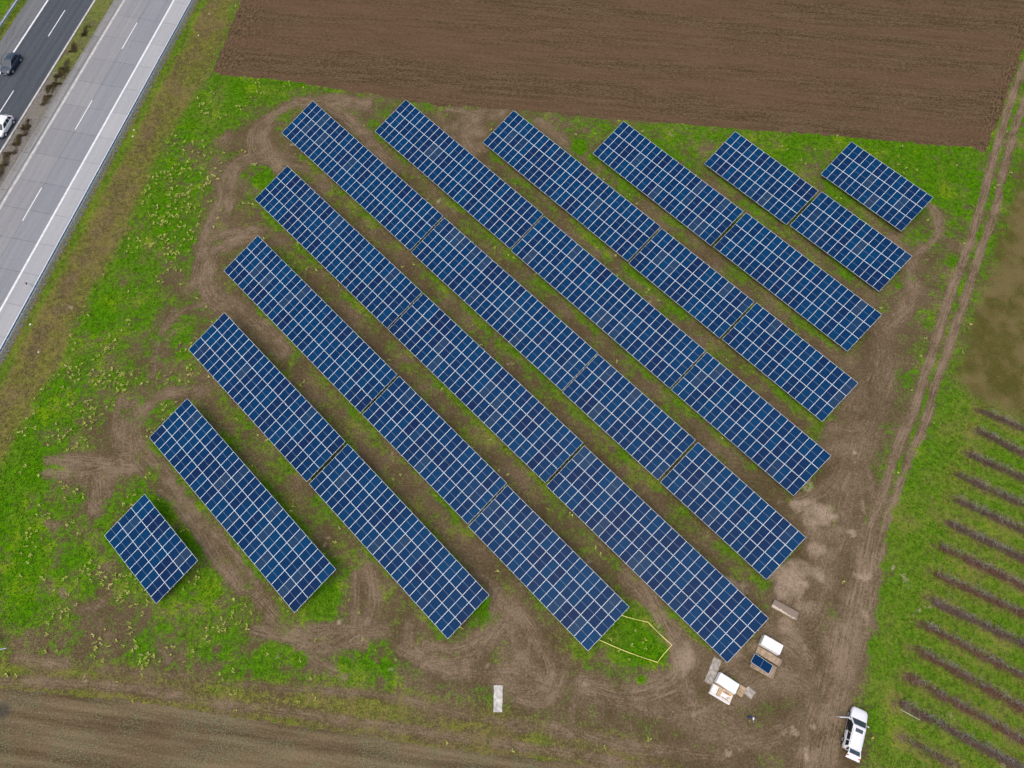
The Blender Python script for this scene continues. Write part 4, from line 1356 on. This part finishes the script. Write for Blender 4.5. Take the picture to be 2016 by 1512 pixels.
# ------------------------------------------------------------------ person
def person(loc, rz):
    root = empty('person', loc, rz)
    tag(root, 'person in a blue jacket and white cap standing on the dirt near the wrapped stacks', 'person')
    J = [(0, 0, .95, .15, .11)]                                    # x right, y forward
    E_ = []
    def chain(start, pts):
        k = start
        for p in pts:
            J.append(p); E_.append((k, len(J) - 1)); k = len(J) - 1
        return k
    ch = chain(0, [(0, .01, 1.12, .155, .11), (0, .02, 1.30, .175, .12), (0, .03, 1.42, .15, .10)])
    nk = chain(ch, [(0, .05, 1.50, .055, .055), (0, .075, 1.56, .062, .07), (0, .095, 1.65, .078, .095), (0, .09, 1.73, .062, .075)])
    hands = []
    for s in (-1, 1):
        k = chain(ch, [(s * .20, .02, 1.41, .075, .07), (s * .29, .01, 1.26, .058, .055), (s * .34, .04, 1.10, .047, .047), (s * .29, .22, 1.05, .040, .040), (s * .24, .36, 1.06, .030, .024), (s * .22, .43, 1.06, .038, .020)])
        hands.append((s, k))
        chain(0, [(s * .10, 0, .86, .10, .10), (s * .115, .02, .50, .068, .072), (s * .125, -.02, .12, .05, .055), (s * .13, .03, .05, .048, .045), (s * .14, .15, .045, .045, .035)])
    for s, k in hands:
        hx, hy, hz = J[k][:3]
        for f, (dx, ln) in enumerate(((-.028, .07), (-.010, .082), (.010, .078), (.028, .062))):
            chain(k, [(hx + dx, hy + .03, hz, .010, .010), (hx + dx * 1.1, hy + .03 + ln * .5, hz - .012, .009, .009), (hx + dx * 1.1, hy + .03 + ln * .8, hz - .04, .008, .008)])
        chain(k, [(hx - s * .04, hy - .02, hz + .004, .011, .011), (hx - s * .062, hy + .015, hz - .006, .009, .009)])
    me = bpy.data.meshes.new('body')
    me.from_pydata([j[:3] for j in J], E_, [])
    o = link('body', me, root)
    md = o.modifiers.new('skin', 'SKIN')
    for i, v in enumerate(me.skin_vertices[0].data):
        v.radius = J[i][3:5]; v.use_root = (i == 0)
    sb = o.modifiers.new('sub', 'SUBSURF'); sb.levels = 1; sb.render_levels = 1
    dg = bpy.context.evaluated_depsgraph_get()
    nm = bpy.data.meshes.new_from_object(o.evaluated_get(dg))
    o.modifiers.clear(); o.data = nm
    mats = [simple('blue_jacket', (.012, .055, .16), .8, var=.4, scale=9), simple('dark_trousers', (.02, .022, .03), .85), simple('skin', (.45, .27, .19), .6), simple('shoe', (.03, .025, .02), .7)]
    nm.materials.clear()
    for m in mats: nm.materials.append(m)
    for p in nm.polygons:
        c = p.center; p.use_smooth = True
        p.material_index = 3 if c.z < .10 else 1 if c.z < .92 else (2 if (c.z > 1.50 or (c.y > .365 and c.z < 1.2)) else 0)
    # cap with peak, face details
    mb = MB()
    cx, cy, cz = 0, .09, 1.70
    rings = []
    for i in range(6):
        a = i / 5 * math.pi / 2
        rings.append([(cx + .098 * math.cos(a) * math.cos(b), cy + .118 * math.cos(a) * math.sin(b), cz + .10 * math.sin(a)) for b in np.linspace(0, 2 * math.pi, 16, endpoint=False)])
    mb.loft(rings)
    mb.add([(-.075, .18, 1.705), (.075, .18, 1.705), (.05, .29, 1.69), (-.05, .29, 1.69), (-.075, .18, 1.695), (.075, .18, 1.695), (.05, .29, 1.68), (-.05, .29, 1.68)],
           [(0, 1, 2, 3), (7, 6, 5, 4), (0, 4, 5, 1), (1, 5, 6, 2), (2, 6, 7, 3), (3, 7, 4, 0)])
    mb.build('cap', M_WRAP, root, True)
    mb = MB(); mb.loft([[(.012, .185, 1.655), (-.012, .185, 1.655), (0, .185, 1.67)], [(.016, .205, 1.615), (-.016, .205, 1.615), (0, .215, 1.62)]]); mb.build('nose', mats[2], root)
    for s in (-1, 1):
        mb = MB(); mb.box((s * .032, .178, 1.66), (.026, .012, .012)); mb.build('eye', M_BLACK, root)
        mb = MB(); mb.box((s * .085, .085, 1.645), (.018, .04, .06)); mb.build('ear', mats[2], root, bevel=.006)
    mb = MB(); mb.box((0, .172, 1.585), (.05, .012, .010)); mb.build('mouth', M_RED, root)
    mb = MB(); mb.loft([[(.10 * math.cos(b), .05 + .075 * math.sin(b), 1.455) for b in np.linspace(0, 2 * math.pi, 12, endpoint=False)], [(.075 * math.cos(b), .055 + .07 * math.sin(b), 1.52) for b in np.linspace(0, 2 * math.pi, 12, endpoint=False)]], cap=False)
    mb.build('collar', mats[0], root, True)
pp = px(1474, 1411)
person((pp[0], pp[1], ground_z(pp[0], pp[1]) - .005), rad(170))

# ------------------------------------------------------------------ plants
def leaf_material(name, cols, rough=.7, trans=.25):
    t = NT(name)
    r = t.n('ShaderNodeNewGeometry').outputs['Random Per Island']
    col = t.mix(t.ss(r, 0, .5), cols[0], cols[1])
    col = t.mix(t.ss(r, .55, 1.0), col, cols[2])
    t.set(col, rough, 0, .04)
    return t.m
M_WEED = leaf_material('weed_leaves', [GR_D, (.075, .215, .004), (.170, .305, .010)])
M_YEL = leaf_material('yellow_weeds', [(.24, .30, .04), (.46, .50, .10), (.60, .60, .24)])
M_DRY = leaf_material('dry_blades', [(.10, .085, .03), (.22, .18, .075), (.10, .12, .03)])
M_TWIG = leaf_material('bark_twigs', [(.075, .044, .034), (.225, .150, .115), (.150, .105, .090)], .85)
M_TWIG_R = leaf_material('reddish_twigs', [(.100, .046, .030), (.260, .140, .092), (.170, .095, .070)], .85)
M_TWIG_G = leaf_material('grey_twigs', [(.20, .19, .19), (.38, .36, .34), (.28, .26, .25)], .85)
M_BUSH = leaf_material('brown_bush', [(.030, .024, .012), (.105, .075, .038), (.070, .075, .022)], .8)

def clumps(name, pts, size, nleaf, wid, rise, mat, label, cat, rs):
    """pts (n,3); every clump a rosette of flat leaves"""
    n = len(pts)
    if n == 0:
        return
    ang = rs.random((n, nleaf)) * 2 * np.pi
    r = size * (.5 + rs.random((n, nleaf)))
    ca, sa = np.cos(ang), np.sin(ang)
    base = pts[:, None, :] + np.stack([(rs.random((n, nleaf)) - .5) * size * .5, (rs.random((n, nleaf)) - .5) * size * .5, np.full((n, nleaf), .02)], -1)
    z = rise * (.4 + rs.random((n, nleaf)))
    w = wid * (.6 + .8 * rs.random((n, nleaf)))
    side = np.stack([-sa * w, ca * w, np.zeros_like(w)], -1)
    mid = base + np.stack([ca * r * .55, sa * r * .55, z], -1)
    tip = base + np.stack([ca * r, sa * r, z * .75], -1)
    v = np.stack([base, mid + side, tip, mid - side], 2).reshape(-1, 3)
    f = np.arange(len(v)).reshape(-1, 4)
    me = np_mesh(name, v, f)
    tag(link(name, me, None, mat), label, cat, kind='stuff')
flat = dict(cover=cover, dry=dry, under=under)
def scatter(n, prob, seed):
    rs = np.random.default_rng(seed)
    k = rs.integers(0, len(X), n)
    ok = rs.random(n) < prob[k]
    k = k[ok]
    j = rs.random((len(k), 2)) - .5
    return np.column_stack([X[k] + j[:, 0] * STEP, Y[k] + j[:, 1] * STEP, Zg.ravel()[k]]), k, rs
vis = (U > -30) & (U < PW + 30) & (V > -30) & (V < PH + 30) & ~under & (OFF > -74.0)
grassy = (np.isin(region, (0, 6)) & vis)
pr = np.where(grassy, np.clip((cover - .42) * 1.5, 0, 1) * np.clip(1.15 - dry, .1, 1), 0) * (.35 + .9 * vnoise(X, Y, 1.1, 811))
pts, k, rs = scatter(430000, np.clip(pr, 0, 1), 21)
clumps('weeds', pts, .16, 4, .045, .10, M_WEED, 'low green weeds and grass tufts covering the meadow', 'weeds', rs)
# pale flowering weeds, mostly on the motorway side
wz = np.exp(-((U - 230) / 210) ** 2) * (V < 1330) + .10 + .5 * np.exp(-(((U - 500) / 300) ** 2 + ((V - 1250) / 90) ** 2))
pt_ = sstep(fbm(X, Y, 2.6, 831, 3), .50, .66)
pr = np.where(grassy & (region == 0) & (track < .3), wz * pt_ * np.clip(cover + .1, 0, 1), 0) * .75
pts, k, rs = scatter(120000, np.clip(pr, 0, 1), 22)
clumps('flowering_weeds', pts, .22, 7, .050, .30, M_YEL, 'pale yellow green flowering weeds scattered over the meadow', 'weeds', rs)
pr = np.where(np.isin(region, (5,)) & vis, .35 + .5 * vnoise(X, Y, .8, 841), 0) + np.where((region == 0) & vis & (sT > .5) & (track < .4), .25, 0) + np.where((region == 6) & vis, .05, 0)
pts, k, rs = scatter(160000, np.clip(pr, 0, 1), 23)
clumps('dry_grass', pts, .22, 5, .020, .20, M_DRY, 'dry olive and straw coloured grass on the verge and lane', 'grass', rs)

def twig_mesh(name, n, rs, L, half, hmax, lean, thick):
    """tangle of bare twigs along local x from 0 to L; three-sided tapering sticks"""
    x = rs.random(n) * L
    ph = rs.random(4) * 6.28
    dn = .5 + .25 * (np.sin(x * 1.9 + ph[0]) + np.sin(x * 4.3 + ph[1])) + .18 * np.sin(x * 9.1 + ph[2])
    keep = rs.random(n) < np.clip(dn + .30, .08, 1)
    x = x[keep]; n = len(x)
    y = rs.normal(0, half * .38, n)
    z0 = rs.random(n) ** 1.3 * hmax * .7
    yaw = rs.random(n) * 2 * np.pi
    ln = .22 + .5 * rs.random(n)
    up = lean * (rs.random(n) - .15)
    d = np.stack([np.cos(yaw), np.sin(yaw), up], -1)
    d /= np.linalg.norm(d, axis=1)[:, None]
    a = np.stack([x, y, z0], -1); b = a + d * ln[:, None]
    b[:, 2] = np.clip(b[:, 2], .03, hmax * 1.25)
    s = np.cross(d, [0, 0, 1.0]); s /= np.linalg.norm(s, axis=1)[:, None] + 1e-6
    q = np.cross(s, d)
    th = thick * (.6 + .8 * rs.random(n))[:, None]
    tri = [s, -.5 * s + .87 * q, -.5 * s - .87 * q]
    v = np.stack([a + th * t_ for t_ in tri] + [b + th * .45 * t_ for t_ in tri], 1).reshape(-1, 3)
    k = np.arange(n)[:, None] * 6
    f = np.concatenate([k + np.array([[0, 1, 4, 3]]), k + np.array([[1, 2, 5, 4]]), k + np.array([[2, 0, 3, 5]])], 0)
    return np_mesh(name, v, f)
RORD = ['first', 'second', 'third', 'fourth', 'fifth', 'sixth', 'seventh', 'eighth', 'ninth', 'tenth', 'eleventh', 'twelfth', 'thirteenth', 'fourteenth']
for i, (a, b) in enumerate(ROWS_PX):
    A, B = px(*a), px(*b)
    d = (B - A)[:2]; L0 = np.linalg.norm(d)
    L = L0 + 5.0 if i != 13 else L0
    t = empty('shrub_row', (A[0], A[1], ground_z(A[0], A[1])), math.atan2(d[1], d[0]))
    if i == 13:
        lab = 'short sparse last row of bare shrubs, petering out in the grass'
    elif i == 0:
        lab = 'bare shrub row along the edge of the fallow field, first of the rows'
    else:
        lab = 'bare brown shrub row, %s counted from the fallow field' % RORD[i]
    tag(t, lab, 'shrub row', 'bare shrub rows on the grass')
    rs = np.random.default_rng(900 + i)
    dens = 1.0 if i != 13 else .45
    tag(link('twigs', twig_mesh('twigs', int(L * 150 * dens), rs, L, .50, .55, .8, .012), t, M_TWIG_R if i in (6, 7, 9, 10, 11) else M_TWIG), kind='stuff')
    o = link('grey_tips', twig_mesh('grey_tips', int(L * 26 * dens), rs, L, .50, .32, .5, .012), t, M_TWIG_G)
    o.location = (.15, .30, .42); tag(o, kind='stuff')  # pale grey twigs raised along one side of the row
    mb = MB()
    x = .3
    while x < L:
        y = rs.normal(0, .08)
        mb.tube([(x, y, -.15), (x + rs.normal(0, .06), y + rs.normal(0, .06), .35), (x + rs.normal(0, .12), y + rs.normal(0, .15), .75)], [.03, .024, .012], 5)
        x += .55 + .3 * rs.random()
    tag(mb.build('stems', M_TWIG, t), kind='stuff')
    if i == 12:
        mb = MB(); mb.tube([(.25, -.62, .12), (2.4, -.62, .16)], .03, 6); mb.build('fallen_stake', M_CONC_PALE, t)

def bush(c, r, h, label, seed):
    rs = np.random.default_rng(seed)
    t = empty('bush', (c[0], c[1], 0))
    tag(t, label, 'bush', 'low bushes on the median strip')
    n = 620
    cc = rs.normal(0, .42, (7, 3)); p = cc[rs.integers(0, 7, n)] + rs.normal(0, .22, (n, 3)); p[:, 2] = np.abs(p[:, 2])
    p = p / np.maximum(1, np.linalg.norm(p, axis=1) / 1.3)[:, None]
    p = p * [r * 1.5, r * .62, h] + [0, 0, .05]
    p[:, :2] += (np.sin(p[:, :1] * 3 + seed) * .25)
    p[:, :2] = p[:, :2] @ np.array([[math.cos(RANG), math.sin(RANG)], [-math.sin(RANG), math.cos(RANG)]])
    ang = rs.random(n) * 6.28; s = .04 + .06 * rs.random(n)
    e1 = np.stack([np.cos(ang), np.sin(ang), rs.normal(0, .5, n)], -1) * s[:, None]
    e2 = np.stack([-np.sin(ang), np.cos(ang), rs.normal(0, .5, n)], -1) * s[:, None] * .6
    v = np.stack([p - e1, p + e2, p + e1, p - e2], 1).reshape(-1, 3)
    link('foliage', np_mesh('foliage', v, np.arange(4 * n).reshape(-1, 4)), t, M_BUSH)['kind'] = 'stuff'
    mb = MB()
    for _ in range(9):
        a = rs.random() * 6.28; q = r * (.4 + .5 * rs.random())
        mb.tube([(0, 0, -.1), (math.cos(a) * q * .5, math.sin(a) * q * .5, h * .5), (math.cos(a) * q, math.sin(a) * q, h * .8)], [.025, .018, .008], 4)
    tag(mb.build('stems', M_TWIG, t), kind='stuff')
BUSH = [(165, 62, .7), (142, 96, .8), (118, 132, .9), (108, 150, .8), (97, 166, .75), (111, 178, .6), (92, 198, .8), (52, 248, .7), (46, 262, .8), (33, 285, .75), (24, 305, .8), (8, 332, .8), (2, 350, .8)]
for i, (bx, by, r) in enumerate(BUSH):
    q_ = px(bx, by)[:2]
    rb = r * random.Random(i).uniform(1.0, 1.5)
    bush(road(-89.55 + random.Random(i + 50).uniform(-.45, .45), float(q_ @ RD)), rb, .45, 'low dark brown bush, %s counted from the mossy end of the median strip' % RORD[i], 1200 + i)
for i, (lx, ly) in enumerate([(412, 28), (391, 70), (60, 639), (262, 269), (264, 256), (76, 694)]):
    q = px(lx, ly)
    mb = MB(); R_ = random.Random(i)
    v = [(math.cos(a) * R_.uniform(.07, .16), math.sin(a) * R_.uniform(.07, .16), .05 + R_.uniform(0, .05)) for a in np.linspace(0, 6.28, 7, endpoint=False)]
    mb.slab(v, .0)
    o = mb.build('litter', M_CARD); o.location = (q[0], q[1], ground_z(q[0], q[1]))
    tag(o, 'small crumpled white scrap of litter on the dry verge grass', 'litter', 'litter on the verge')
